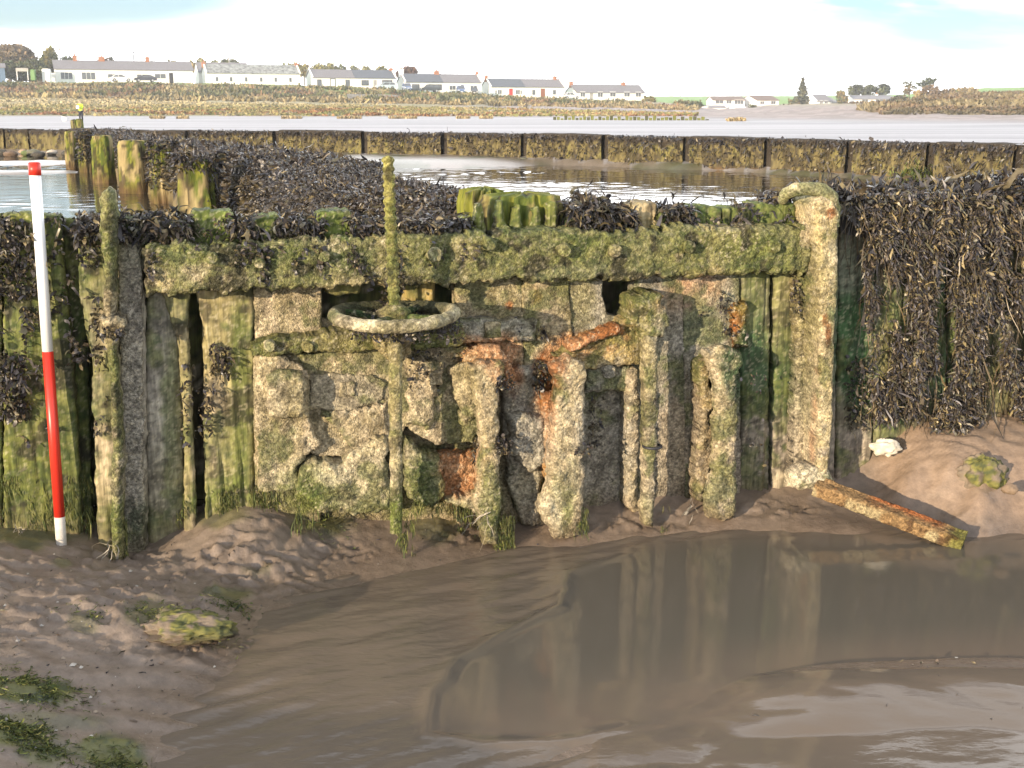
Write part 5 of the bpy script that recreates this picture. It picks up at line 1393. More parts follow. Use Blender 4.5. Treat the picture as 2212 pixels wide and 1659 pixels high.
# twigs and stalks in the mud
g = np.random.default_rng(31)
for nm, lab, x, y, off in [('weed_stalk', 'pale bare weed stalk hanging on the green foot of the first rib', 1052, 1120, .2), ('weed_stalk', 'bare weed stalk at the foot of the left iron post', 243, 1190, .15), ('weed_stalk', 'grey weed stalks tangled beside the pale footed rib', 1500, 1092, .1), ('weed_stalk', 'forked grey stalk by the planks at the left edge', 40, 1150, .03)]:
    cnt = 9
    P = on_wall(x + g.normal(size=cnt) * 7, y - 10 + g.normal(size=cnt) * 8, off)
    v, f, c = fronds(P, wdir(cnt, .2, .7, .6, int(x)), .05 + .03 * g.random(cnt), .0035 + 0 * np.zeros(cnt), 6, .2, .35, pal=np.array([(.28, .25, .20), (.16, .15, .13)]), seed=int(x))
    tag(mesh(nm, v, f, M['alga'], c), lab, 'weed stalk')
HAZE = 0.0005
# ------------------------------------------------------------------ far shore: cottages
TH = R(23)
RO, RD = np.array([-69.1, 260.0]), np.array([math.cos(TH), math.sin(TH)])
def on_row(px, back=0.0):
    k = (px - CX) / F * cp * 1.0
    # x = k*y along the bearing (small pitch effect ignored at this distance)
    k = (px - CX) / F / (cp + math.tan(R(13.0)) * sp) * 1.0
    # RO + t RD + back*n on the bearing
    n = np.array([-RD[1], RD[0]])
    o = RO + back * n
    t = (k * o[1] - o[0]) / (RD[0] - k * RD[1])
    return o + t * RD
def zat(py, y): return 1.3 + (232 - py) / F * y / cp * .97


class House:
    def __init__(s, name, label, cat, p, L_, dep, base, eave, ridge, rz, group=None):
        s.o = thing(name, label, cat, (p[0], p[1], base), rz, group)
        s.L, s.d, s.e, s.r = L_, dep, eave, ridge
    def walls(s, mat='white'):
        L_, d, e, r = s.L, s.d, s.e, s.r
        b = MB()
        b.add([(0, 0, -1.5), (L_, 0, -1.5), (L_, 0, e), (0, 0, e)], [(0, 1, 2, 3)])
        b.add([(0, d, -1.5), (L_, d, -1.5), (L_, d, e), (0, d, e)], [(3, 2, 1, 0)])
        for x, fl in ((0, 1), (L_, 0)):
            f = (0, 1, 2, 3, 4)
            b.add([(x, 0, -1.5), (x, 0, e), (x, d / 2, r), (x, d, e), (x, d, -1.5)], [f if fl else f[::-1]])
        s.walls_o = b.build('walls', M[mat], s.o)
        return s
    def roof(s, segs, over=.18):
        for f0, f1, m in segs:
            x0, x1 = f0 * s.L - (over if f0 == 0 else -.02), f1 * s.L + (over if f1 == 1 else -.02)
            k = (s.r - s.e) / (s.d / 2); ov = .22
            b = MB()
            pr = [(-ov, s.e - ov * k + .03), (s.d / 2, s.r + .03), (s.d + ov, s.e - ov * k + .03), (s.d + ov, s.e - ov * k + .17), (s.d / 2, s.r + .19), (-ov, s.e - ov * k + .17)]
            V = [(x0, y, z) for y, z in pr] + [(x1, y, z) for y, z in pr]
            b.add(V, [(0, 1, 4, 5), (1, 2, 3, 4), (6, 11, 10, 7), (7, 10, 9, 8)] + [(i, (i + 1) % 6 + 0, (i + 1) % 6 + 6, i + 6) for i in range(6)])
            o = b.build('roof', M[m], s.o)
        return s
    def skew(s, x):
        """raised pale gable coping"""
        b = MB()
        for y0, z0, y1, z1 in ((-.15, s.e - .1, s.d / 2, s.r + .28), (s.d / 2, s.r + .28, s.d + .15, s.e - .1)):
            b.add([(x - .15, y0, z0), (x + .15, y0, z0), (x + .15, y1, z1), (x - .15, y1, z1), (x - .15, y0, z0 + .3), (x + .15, y0, z0 + .3), (x + .15, y1, z1 + .12), (x - .15, y1, z1 + .12)],
                  [(0, 3, 2, 1), (4, 5, 6, 7), (0, 1, 5, 4), (1, 2, 6, 5), (2, 3, 7, 6), (3, 0, 4, 7)])
        b.build('gable_coping', M['white'], s.o)
        return s
    def chimney(s, f, h=1.1, w_=.75, mat='brick', y=None):
        x = f * s.L; y = s.d / 2 if y is None else y
        z0 = s.r - .6
        c = MB().box(x - w_ / 2, x + w_ / 2, y - .4, y + .4, z0, s.r + h).box(x - w_ / 2 - .07, x + w_ / 2 + .07, y - .47, y + .47, s.r + h - .22, s.r + h - .08).build('chimney', M[mat], s.o)
        p = MB().tube((x, y, s.r + h - .02), (x, y, s.r + h + .45), .15, .12, 8).build('chimney_pot', M['brick'], c)
        return s
    def window(s, f, w_, z0, z1, frame='white', mull=1, pane='pane'):
        x0, x1 = f * s.L - w_ / 2, f * s.L + w_ / 2
        t = .09
        b = MB().box(x0 - t, x1 + t, -.07, .03, z0 - t - .04, z0).box(x0 - t, x1 + t, -.05, .03, z1, z1 + t).box(x0 - t, x0, -.05, .03, z0 + .002, z1 - .002).box(x1, x1 + t, -.05, .03, z0 + .002, z1 - .002)
        for k in range(mull):
            xm = x0 + (x1 - x0) * (k + 1) / (mull + 1)
            b.box(xm - .03, xm + .03, -.045, -.02, z0 + .002, z1 - .002)
        fr = b.build('window', M[frame], s.o)
        MB().box(x0 + .003, x1 - .003, -.016, .02, z0 + .003, z1 - .003).build('pane', M[pane], fr)
        return s
    def door(s, f, w_, z1, mat, frame=None):
        x0, x1 = f * s.L - w_ / 2, f * s.L + w_ / 2
        d = MB().box(x0, x1, -.05, .02, -.2, z1).build('door', M[mat], s.o)
        if frame:
            b = MB().box(x0 - .14, x0 - .002, -.07, .02, -.2, z1 + .12).box(x1 + .002, x1 + .14, -.07, .02, -.2, z1 + .12).box(x0, x1, -.07, .02, z1 + .002, z1 + .12).build('door_frame', M[frame], s.o)
        return s


def row_house(label, xl, xr, base, eave, ridge, dep=6.2, back=0.0, group='white terraced cottages along the far shore', name='cottage'):
    a, b = on_row(xl, back), on_row(xr, back)
    zb, zr = zat(base[0], a[1]), zat(base[1], b[1])
    zb = min(zb, zr) if base[0] > base[1] else (zb + zr) / 2
    e = zat((eave[0] + eave[1]) / 2, (a[1] + b[1]) / 2) - zb
    r = zat((ridge[0] + ridge[1]) / 2, (a[1] + b[1]) / 2 + 2.5) - zb
    h = House(name, label, 'cottage', a, float(np.hypot(*(b - a))), dep, zb, e, r, TH, group)
    return h


h = row_house('long leftmost white cottage row with three brick chimneys and a grey slate roof', 125, 421, (178, 184), (153, 158), (136, 142)).walls()
h.roof([(0, 1, 'slate')]).chimney(.155).chimney(.345, .9, 1.2).chimney(.68, 1.0).window(.08, 2.2, .55, 1.85, 'white', 2).window(.235, 2.6, .5, 1.9, 'white', 2).window(.41, 2.0, .9, 1.6, 'white', 1).window(.62, 2.0, .9, 1.6, 'white', 1).window(.755, 2.2, .85, 1.75, 'white', 1).door(.835, .8, 2.0, 'dark')
MB().box(-1.5, -.06, -.02, 5.5, -1.5, 1.75).build('side_wall', M['white'], h.o)
h = row_house('white cottage with a lichen spotted slate roof, six small windows and twin gables', 450, 651, (186, 190), (161.5, 164.5), (144, 149)).walls()
h.roof([(0, 1, 'lichenslate')]).skew(.0).skew(h.L).chimney(.0, .5).chimney(1.0, .5)
for f in (.107, .255, .415, .575, .732, .892): h.window(f, .55, .85, 1.75, 'white', 0)
b = MB(); L_, e, r, dd = 11.0, h.e + .35, h.r + .55, 5.6
b.add([(0, 0, -1.5), (L_, 0, -1.5), (L_, 0, e), (0, 0, e), (0, dd, -1.5), (L_, dd, -1.5), (L_, dd, e), (0, dd, e), (0, dd / 2, r), (L_, dd / 2, r)], [(0, 1, 2, 3), (5, 4, 7, 6), (0, 3, 8, 7, 4), (1, 5, 6, 9, 2)])
rw = b.build('rear_wing', M['white'], h.o, loc=(-.6, 6.8, 0))
MB().add([(-.1, -.2, e - .1), (L_ + .1, -.2, e - .1), (L_ + .1, dd / 2, r + .06), (-.1, dd / 2, r + .06), (-.1, dd + .2, e - .1), (L_ + .1, dd + .2, e - .1), (-.1, -.2, e + .08), (L_ + .1, -.2, e + .08), (L_ + .1, dd / 2, r + .2), (-.1, dd / 2, r + .2), (-.1, dd + .2, e + .08), (L_ + .1, dd + .2, e + .08)],
         [(6, 7, 8, 9), (9, 8, 11, 10), (0, 3, 2, 1), (3, 4, 5, 2), (0, 1, 7, 6), (4, 10, 11, 5), (0, 6, 9, 3), (3, 9, 10, 4), (1, 2, 8, 7), (2, 5, 11, 8)]).build('rear_roof', M['slate'], rw)
h = row_house('white cottage pair with dark framed windows, roof half brown and half dark slate', 678, 857, (190.5, 196), (170, 174.5), (154.5, 159.5)).walls()
h.roof([(0, .5, 'slate'), (.5, 1, 'darkslate')]).skew(0).skew(h.L).chimney(.99, .6).window(.075, .8, .6, 1.75, 'dark', 0).door(.235, .9, 1.95, 'white', 'dark').window(.41, .8, .5, 1.75, 'dark', 0).window(.62, 1.5, .75, 1.7, 'dark', 1).door(.74, .75, 1.8, 'greypaint').window(.89, 2.2, .8, 1.75, 'dark', 1)
h = row_house('white cottage pair with a tall white chimney on its left gable and dark windows', 877, 1041, (200, 207), (179.5, 183), (163, 168)).walls()
h.roof([(0, .49, 'darkslate'), (.49, 1, 'slate')]).skew(0).skew(h.L).chimney(.0, 1.2, 1.0, 'white').chimney(.46, .8, 1.0).chimney(1.0, .7, .5).window(.13, 1.6, .7, 1.9, 'dark', 0).window(.29, .8, .9, 1.8, 'dark', 0).window(.42, 1.6, .8, 1.9, 'dark', 0).window(.61, 1.5, .8, 1.7, 'white', 1).window(.74, .5, .9, 1.8, 'dark', 0).window(.89, 1.6, .8, 1.75, 'white', 1)
h = row_house('white cottage pair with one red door and one brown door', 1061, 1219, (209, 215), (189, 192.5), (173, 178)).walls()
h.roof([(0, .46, 'darkslate'), (.46, 1, 'slate')]).skew(0).skew(h.L).chimney(.0, .8, .6).chimney(.94, .8, .7).window(.065, .35, .8, 1.6, 'white', 0).window(.115, .95, .75, 1.7, 'white', 1).door(.265, .9, 2.0, 'red').window(.36, 1.1, .75, 1.7, 'white', 1).window(.40, .4, .75, 1.6, 'white', 0).window(.575, .8, .6, 1.75, 'white', 0).door(.70, 1.1, 2.05, 'browndoor').window(.86, .8, .7, 1.75, 'white', 0)
h = row_house('white cottage at the right end of the row with five windows and a grey roof', 1245, 1391, (214, 220), (200, 204.5), (184.5, 190)).walls()
h.roof([(0, 1, 'slate')]).chimney(.0, .8, .7).chimney(.77, .7, .9).window(.09, 1.2, .75, 1.85, 'white', 1).door(.215, .8, 1.9, 'greypaint').window(.345, 1.3, .7, 1.85, 'white', 1).window(.53, 1.5, .8, 1.85, 'white', 1).window(.74, 1.5, .8, 1.85, 'white', 1).window(.91, 1.4, .8, 1.85, 'white', 1)


def far_house(label, xl, xr, yb, ye, yr, D, dep, rz, roofm, cat='bungalow', name='bungalow'):
    A, B = at_y(xl, yb, D), at_y(xr, yb, D)
    z = lambda py: at_y((xl + xr) / 2, py, D)[2]
    return House(name, label, cat, A, float(B[0] - A[0]) / math.cos(rz), dep, A[2], z(ye) - A[2], z(yr) - A[2], rz)


far_house('low white bungalow with a shallow brown roof, leftmost of the distant houses on the right', 1540, 1609, 231, 217, 209, 345, 9, R(3), 'brownroof').walls().roof([(0, 1, 'brownroof')]).window(.2, 2.2, .9, 1.8).window(.5, 1.4, .9, 1.8).window(.82, 2.5, .8, 1.9, 'white', 2)
h = far_house('white two level house with a brown roof and bright left gable', 1634, 1687, 231, 217, 207, 345, 8, R(24), 'brownroof', 'house', 'house').walls().roof([(0, 1, 'brownroof')]).window(.25, 1.3, .8, 1.5).window(.75, 1.5, .8, 1.6)
h.walls_o.location.z -= .01
MB().box(1.5, 5.0, -2.6, -.05, -3, .15).build('lower_storey', M['white'], h.o)
h = far_house('white cottage with a dark slate roof and lean-to, right of the tall conifer', 1764, 1800, 230, 219, 205, 335, 6.5, R(22), 'slate', 'cottage', 'cottage').walls().roof([(0, 1, 'slate')]).skew(0).chimney(0, .8, .7, 'white').window(.3, .9, .8, 1.5).window(.62, 1.0, .8, 1.5)
MB().add([(h.L + .05, .3, -1.5), (h.L + 2.8, .3, -1.5), (h.L + 2.8, .3, 1.2), (h.L + .05, .3, 1.2), (h.L + .05, 4.5, -1.5), (h.L + 2.8, 4.5, -1.5), (h.L + 2.8, 4.5, 2.5), (h.L + .05, 4.5, 2.5)], [(0, 1, 2, 3), (3, 2, 6, 7), (1, 5, 6, 2), (0, 3, 7, 4), (4, 7, 6, 5)]).build('lean_to', M['greypaint'], h.o)
h = far_house('long low cream bungalow half hidden by the hedge under three round pines', 1846, 1936, 227, 215, 207, 325, 8, R(4), 'slate').walls().roof([(0, 1, 'slate')]).window(.25, 1.6, .7, 1.4).window(.6, 2.0, .7, 1.4).window(.86, 2.0, .5, 1.5, 'dark').chimney(.66, .5, .5, 'white')
for lab, x0, x1, y0, y1, D, dep, m in [('white garage with a grey sloping roof below the brown roofed bungalow', 1528, 1568, 241, 233, 300, 5, 'slate'), ('white flat shed on the beach below the brown roofed bungalow', 1582, 1611, 241, 234, 300, 4, 'white')]:
    hh = far_house(lab, x0, x1, y0, y1, y1 - 4, D, dep, R(6), m, 'shed', 'shed').walls().roof([(0, 1, m)])
for lab, x0, x1, y0, y1, D in [('low white garden wall right of the two level house', 1673, 1702, 244, 238, 300), ('grey slipway wall left of the white garage', 1508, 1530, 239, 230, 300)]:
    A, B = at_y(x0, y0, D), at_y(x1, y0, D); hz = at_y(x0, y1, D)[2] - A[2]
    tag(MB().box(0, B[0] - A[0], 0, .4, -1, hz).build('garden_wall', M['white' if 'white' in lab else 'slate'], None, loc=tuple(A)), lab, 'wall')

# ------------------------------------------------------------------ cars
def car(label, px, py, Lpx, paint, style, yaw, back=-4.5, group='cars parked in front of the cottages'):
    p = on_row(px, back); z = zat(py, p[1])
    t = thing('car', label, 'car', (p[0], p[1], z), TH + yaw, group)
    if style == 'coupe':
        Lc, body, cab = 4.5, [(-2.25, .32), (2.2, .30), (2.26, .62), (2.0, .84), (.75, .93), (-1.6, .98), (-2.2, .85)], [(-1.95, .93), (-.95, 1.38), (.05, 1.42), (1.15, .90)]
    elif style == 'saloon':
        Lc, body, cab = 4.5, [(-2.25, .32), (2.2, .30), (2.24, .62), (2.05, .80), (.95, .92), (-1.7, .95), (-2.22, .88)], [(-1.75, .93), (-1.05, 1.40), (.1, 1.44), (1.05, .90)]
    elif style == 'estate':
        Lc, body, cab = 4.5, [(-2.2, .32), (2.2, .30), (2.24, .66), (2.0, .84), (1.0, .96), (-2.15, 1.0), (-2.25, .8)], [(-2.15, .97), (-1.85, 1.48), (.25, 1.52), (1.1, .94)]
    else:
        Lc, body, cab = 4.5, [(-2.2, .45), (2.15, .42), (2.22, .85), (2.05, 1.05), (1.1, 1.15), (-2.15, 1.15), (-2.25, .9)], [(-2.1, 1.12), (-1.95, 1.72), (.3, 1.78), (1.15, 1.12)]
    b = MB().prism(body, -.86, .86, .06)
    (a0, z0), (a1, z1), (a2, z2), (a3, z3) = cab
    b.prism([(a1 - .06, z1 - .03), (a2 + .06, z2 - .03), (a2 - .05, z2 + .05), (a1 + .05, z1 + .05)], -.66, .66)
    for sy in (-1, 1):
        y0, y1 = sy * .80, sy * .665
        for xa, za, xb, zb in ((a0, z0, a1, z1), (a3, z3, a2, z2), ((a0 + a3) / 2 - .1, (z0 + z3) / 2, (a1 + a2) / 2 - .1, (z1 + z2) / 2)):
            b.tube((xa, y0, za), (xb, y1, zb), .045, .045, 6)
    b.build('body', paint, t)
    MB().prism([(a0 + .03, z0), (a3 - .03, z3), (a2 - .02, z2 - .02), (a1 + .02, z1 - .02)], -.77, .77, .125).build('windows', M['pane'], t)
    wr = .33 if style != 'suv' else .38
    for x in (-1.35, 1.38):
        for sy in (-1, 1):
            wl = MB().tube((x, sy * .90, wr), (x, sy * .68, wr), wr, wr, 18).build('wheel', M['black'], t)
            MB().tube((x, sy * .905, wr), (x, sy * .88, wr), wr * .62, wr * .62, 12).build('rim', M['hub'], wl)
    for sy in (-1, 1):
        zf = body[2][1] - .02
        MB().box(2.10, 2.245, sy * .66 - .16, sy * .66 + .16, zf - .1, zf + .06).build('headlight', M['lamp'], t)
        MB().box(-2.27, -2.12, sy * .70 - .1, sy * .70 + .1, zf, zf + .16).build('tail_light', M['red'], t)
    MB().box(2.235, 2.275, -.26, .26, .46, .57).build('number_plate', M['paper'], t)
    return t


PW, PB, PS, PN, PD = carpaint('car_white', (.78, .78, .78)), carpaint('car_black', (.02, .022, .03)), carpaint('car_silver', (.42, .50, .56)), carpaint('car_blue', (.10, .16, .34)), carpaint('car_dark_green', (.02, .03, .03))
car('white saloon car parked side on before the leftmost cottage row', 266, 180, 43, PW, 'saloon', 0)
car('sleek black car parked side on behind the white saloon', 318, 180.5, 41, PB, 'coupe', R(180))
car('silver blue estate car half hidden by the bank grass', 834, 195.5, 31, PS, 'estate', R(180))
car('small dark car facing the beach beside the tall white chimney gable', 880, 198, 15, PN, 'estate', R(-100))
car('dark four wheel drive parked side on before dark windows', 929, 202, 37, PD, 'suv', R(180))
car('blue car parked nose out before the fourth white cottage', 996, 205, 21, PN, 'suv', R(-105))
car('small dark car parked nose out at the right end of the fourth cottage', 1025, 206.5, 24, PB, 'estate', R(-112))
car('white saloon car by the left gable of the last cottage', 1232, 215, 24, PW, 'saloon', R(4))

# ------------------------------------------------------------------ trees and bushes
def cards(P, wd_, ht, col, seed=0, up=.6):
    g = np.random.default_rng(seed + 500)
    n = len(P)
    a = g.random(n) * 2 * math.pi
    x = np.stack([np.cos(a), np.sin(a), g.normal(size=n) * .4], -1) * (np.broadcast_to(wd_, (n,)) * (.6 + .8 * g.random(n)))[:, None] * .5
    u = np.stack([g.normal(size=n) * (1 - up), g.normal(size=n) * (1 - up), .35 + up * g.random(n)], -1)
    u /= np.linalg.norm(u, axis=1)[:, None]
    u = u * (np.broadcast_to(ht, (n,)) * (.5 + g.random(n)))[:, None]
    V = np.stack([P - x * .7, P + x, P + x * .5 + u, P - x * .8 + u * .8], 1)
    Fq = np.arange(4 * n).reshape(n, 4)
    C = np.asarray(col) * (.55 + .9 * g.random(n))[:, None]
    return V.reshape(-1, 3), Fq, np.repeat(C, 4, 0)


def blobs(blist, dens, g, thr=.40):
    out = []
    for (x, y, z, rx, ry, rz_) in blist:
        n = int(dens * (rx * rz_))
        d = g.normal(size=(n, 3)); d /= np.linalg.norm(d, axis=1)[:, None]
        r = (.45 + .6 * g.random(n) ** .5)
        P = np.array([x, y, z]) + d * r[:, None] * np.array([rx, ry, rz_])
        keep = fbm(P / max(rx, rz_) * 2.6, 2, 400) > thr
        out.append(P[keep])
    return np.concatenate(out)


def tree(name, label, px, D, py0, crown, col, col2=None, trunk=.25, leaf=.45, dens=170, bare=False, group=None, cat='tree', seed=0, zb=None, conifer=False):
    """crown: list of blobs in surveyed picture units: x, y, rx, ry"""
    g = np.random.default_rng(seed + 77)
    s_ = D / F
    B = at_y(px, py0, D)
    z0 = B[2] if zb is None else zb
    t = thing(name, label, cat, (B[0], B[1], z0), 0, group)
    zc = lambda py: at_y(px, py, D)[2]
    top = max(zc(c[1]) + c[3] * s_ * .6 for c in crown)
    mb_ = MB().tube((0, 0, -1), (0, 0, (top - z0) * .55), trunk, trunk * .6, 9)
    mb_.tube((0, 0, (top - z0) * .53), (0.1, 0, (top - z0) * .93), trunk * .58, trunk * .12, 7)
    for k in range(9 if bare or len(crown) > 1 else 5):
        f = .3 + .55 * g.random(); c = crown[k % len(crown)]
        e = np.array([(at_y(c[0], c[1], D)[0] - B[0]) + g.normal() * c[2] * s_ * .4, g.normal() * c[2] * s_ * .4, zc(c[1]) - z0 + g.normal() * c[3] * s_ * .35])
        mb_.tube((0, 0, min((top - z0) * f, e[2])), e, trunk * .4, trunk * .08, 6)
    mb_.build('trunk', M['bark'], t)
    bl = [(at_y(c[0], c[1], D)[0], B[1], zc(c[1]), c[2] * s_, c[2] * s_ * .8, c[3] * s_) for c in crown]
    if conifer:
        P = []
        h0, h1 = zc(crown[0][1] + crown[0][3]), zc(crown[0][1] - crown[0][3])
        W_ = crown[0][2] * s_
        for k in range(13):
            f = k / 12
            zz_ = h0 + (h1 - h0) * f; rr = W_ * (1 - f) ** .8 * (.75 + .5 * g.random()) + .12
            n = int(60 + 170 * (1 - f))
            a = g.random(n) * 6.283; r = rr * g.random(n) ** .6
            P.append(np.stack([B[0] + np.cos(a) * r, B[1] + np.sin(a) * r, zz_ - r * .25 + g.normal(size=n) * .12], -1))
        P = np.concatenate(P)
    else:
        P = blobs(bl, dens, g, -1 if dens >= 300 else .40)
    cc = np.asarray(col) + 0 * P
    if col2 is not None: cc = mixc(cc, col2, ss(.45, .6, fbm(P * .9, 2, 401 + seed)))
    v, f, c = cards(P, leaf, leaf, cc, seed, .4)
    mesh('crown', v, f, M['leaf'], c, t)
    return t


DG, MG, YG, OG, BR, PG = (.06, .08, .04), (.11, .125, .05), (.27, .25, .10), (.28, .21, .09), (.24, .18, .11), (.20, .21, .12)
tree('broad_tree', 'broad rounded tree in thin brown autumn leaf at the far left', 22, 262, 172, [(0, 125, 40, 22), (30, 118, 38, 18), (55, 132, 24, 16), (-30, 130, 30, 20)], BR, (.17, .135, .08), .45, .55, 420, seed=1)
tree('dark_tree', 'dark evergreen mass under the brown autumn tree', 70, 250, 178, [(45, 158, 28, 18), (80, 160, 22, 20), (20, 154, 22, 16), (70, 148, 18, 14)], DG, MG, .3, .6, 320, seed=2)
tree('conical_tree', 'tall ochre green conifer left of the cottage row', 110, 255, 176, [(108, 148, 20, 26), (108, 128, 13, 20), (100, 160, 20, 16)], (.22, .19, .06), MG, .35, .55, 320, seed=3)
tree('dark_tree', 'small dark tree behind the pole at the left cottage end', 148, 292, 172, [(147, 132, 10, 9)], DG, MG, .2, .5, 190, seed=4)
tree('rust_tree', 'reddish brown tree behind the middle chimney of the leftmost row', 230, 310, 170, [(222, 136, 12, 9), (238, 133, 8, 8)], (.17, .10, .065), DG, .25, .5, 190, seed=5)
for k, (x, y, rx, ry, c, c2, lab) in enumerate([(330, 141, 12, 7, YG, MG, 'low yellow green tree behind the right end of the leftmost row'), (372, 140, 10, 8, YG, PG, 'pale yellow tree top over the leftmost row roof'), (415, 146, 13, 11, OG, YG, 'orange tinged tree in the gap left of the twin gables'), (434, 136, 9, 9, MG, YG, 'olive tree rising over the twin gables'), (468, 140, 12, 8, PG, MG, 'grey green pine left of the pole over the lichen roof'),
                                                (486, 137, 9, 8, MG, DG, 'dark pine top just left of the pole'), (505, 139, 11, 8, PG, MG, 'grey green pine just right of the pole'), (620, 146, 12, 7, YG, PG, 'yellow pine behind the right end of the lichen roof'), (640, 146, 11, 8, PG, YG, 'pale pine beside the lichen roof chimney'), (658, 153, 13, 12, YG, OG, 'yellow tree filling the gap right of the lichen roof'),
                                                (690, 147, 12, 9, PG, YG, 'pale pine over the left gable of the pair with two roof colours'), (715, 148, 11, 9, YG, PG, 'yellow pine over the brown half of the roof'), (737, 150, 9, 8, MG, PG, 'darker pine at the middle of the roof with two colours'), (765, 152, 11, 7, YG, PG, 'yellow shrub tree behind the dark half of the roof'), (790, 152, 10, 7, YG, MG, 'yellow green tree beside the thin pole on the dark half roof'), (825, 153, 12, 8, YG, PG, 'yellow round tree near the right gable chimney')]):
    tree('pine_tree', lab, x, 318, 175, [(x, y, rx, ry), (x + rx * .5, y + 4, rx * .7, ry * .8), (x - rx * .6, y + 5, rx * .6, ry * .7)], c, c2, .2, .55, 150, seed=10 + k, group='trees behind the cottages')
tree('rust_tree', 'dark red brown tree behind the tall white chimney', 884, 318, 190, [(884, 155, 16, 9), (870, 162, 14, 12), (893, 158, 10, 9)], (.14, .075, .045), (.09, .06, .04), .3, .55, 190, seed=30)
tree('bare_tree', 'bare pale winter tree behind the fourth cottage', 945, 322, 190, [(940, 158, 13, 9), (950, 152, 9, 8)], (.34, .31, .27), None, .16, .35, 16, bare=True, seed=31)
tree('tall_conifer', 'tall narrow conifer standing alone left of the dark slate cottage', 1731, 320, 238, [(1731, 203, 19, 31)], (.075, .085, .05), (.12, .12, .07), .25, .5, 100, seed=32, conifer=True)
tree('round_bush', 'brown round bush at the foot of the tall conifer', 1716, 316, 240, [(1714, 226, 12, 11)], (.15, .12, .05), MG, .2, .5, 190, seed=33)
tree('dark_tree', 'dark pointed tree between the slate cottage and the long bungalow', 1816, 322, 230, [(1816, 210, 9, 14), (1822, 218, 10, 10)], MG, OG, .2, .5, 190, seed=34)
for k, (x, y, rx, lab) in enumerate([(1850, 197, 17, 'leftmost of the three round pines over the long bungalow'), (1876, 198, 16, 'middle one of the three round pines over the long bungalow'), (1906, 196, 17, 'rightmost and darkest of the three round pines over the long bungalow')]):
    tree('round_pine', lab, x, 342, 222, [(x, y, rx, 12), (x + 5, y - 5, rx * .6, 8), (x - 6, y + 4, rx * .6, 8)], (.065, .075, .04) if k < 2 else (.04, .05, .032), MG, .3, .55, 120, seed=35 + k, group='three round pines')
tree('umbrella_pine', 'thin leaning pine with a wispy flat crown above the hedge', 1963, 300, 222, [(1962, 182, 11, 6), (1966, 192, 13, 6), (1958, 200, 8, 5)], (.10, .11, .06), BR, .2, .5, 110, seed=40)
tree('umbrella_pine', 'dark flat topped pine above the brown thicket', 2006, 290, 215, [(2008, 176, 14, 6), (2000, 184, 17, 6)], (.07, .085, .05), None, .22, .5, 150, seed=41)
g = np.random.default_rng(55)
for k, (x, y, rx, ry, c, lab) in enumerate([(1945, 218, 22, 11, (.10, .09, .05), 'low dark bush right of the long bungalow'), (1985, 208, 14, 14, OG, 'ochre bush under the wispy pine'), (2010, 202, 22, 18, (.17, .125, .08), 'tall brown thicket under the flat topped pine'), (2040, 208, 22, 15, (.16, .12, .07), 'brown bush right of the tall thicket'), (2065, 203, 20, 12, (.24, .19, .10), 'pale sandy bush on the hill skyline'), (2092, 201, 20, 12, (.27, .22, .13), 'palest feathery bush on the hill skyline'), (2125, 210, 24, 10, (.2, .16, .08), 'low tan bush where the green field begins'),
                                            (1850, 228, 30, 7, (.09, .065, .035), 'dark hedge below the slate cottage'), (1900, 228, 34, 6, (.11, .065, .04), 'reddish clipped hedge below the long bungalow'), (1500, 226, 16, 7, (.10, .11, .045), 'low dark shrub left of the slipway wall'), (1470, 224, 18, 6, (.15, .14, .05), 'low yellowish shrub right of the last cottage'), (1402, 217, 14, 7, (.19, .17, .05), 'yellow green bush against the right end of the cottages'), (1690, 234, 10, 5, (.10, .09, .04), 'small dark garden bush by the two level house'), (1625, 234, 8, 8, (.08, .09, .04), 'dark shrub between the two houses with brown roofs')]):
    D = 280 if x > 1950 else 300
    P0 = at_y(x, y + ry, D)
    s_ = D / F
    P = blobs([(P0[0], P0[1], P0[2] + ry * s_ * .8, rx * s_, rx * s_ * .6, ry * s_), (P0[0] + rx * s_ * .4, P0[1], P0[2] + ry * s_ * .5, rx * s_ * .6, rx * s_ * .5, ry * s_ * .8)], 130, g)
    v, f, c_ = cards(P, .6, .6, np.asarray(c) + 0 * P, 600 + k, .4)
    tag(mesh('bush', v, f, M['leaf'], c_), lab, 'bush', group='bushes of the far shore')

# tangled growth nobody could count: bank scrub, hillside scrub, salt marsh
def spread(n, px0, px1, d0, d1, seed):
    g = np.random.default_rng(seed)
    px = px0 + g.random(n) * (px1 - px0); D = d0 + g.random(n) * (d1 - d0)
    x = (px - CX) / F * D * cp * 1.02
    return np.stack([x, D, gz(x, D)], -1), px
P, px = spread(60000, -500, 1500, 200, 268, 61)
hb_ = np.interp(px, [0, 420, 700, 1050, 1400], [213, 216, 226, 236, 246]); ht_ = np.interp(px, [0, 420, 700, 1050, 1400], [243, 252, 262, 272, 288])
f = (P[:, 1] - hb_) / (ht_ - hb_)
n1 = fbm(v3(P[:, 0] * .10, P[:, 1] * .06), 3, 411); n2 = fbm(v3(P[:, 0] * .3, P[:, 1] * .2), 3, 412)
keep = (f > -.15) & (f < .97)
P, px, f, n1, n2 = P[keep], px[keep], f[keep], n1[keep], n2[keep]
C = np.zeros(P.shape) + np.array([.25, .21, .115])
C = mixc(C, (.22, .145, .085), ss(.50, .60, n1)); C = mixc(C, (.115, .125, .06), ss(.52, .62, n2)); C = mixc(C, (.13, .20, .04), ss(.82, .98, f)); C = mixc(C, (.32, .26, .14), ss(.12, -.05, f) * .7)
v, fq, c = cards(P, .5, np.where(f > .8, .16, np.where(n2 > .5, .9, .5)) * np.clip(1.5 - f, .3, 1), C, 1, .6)
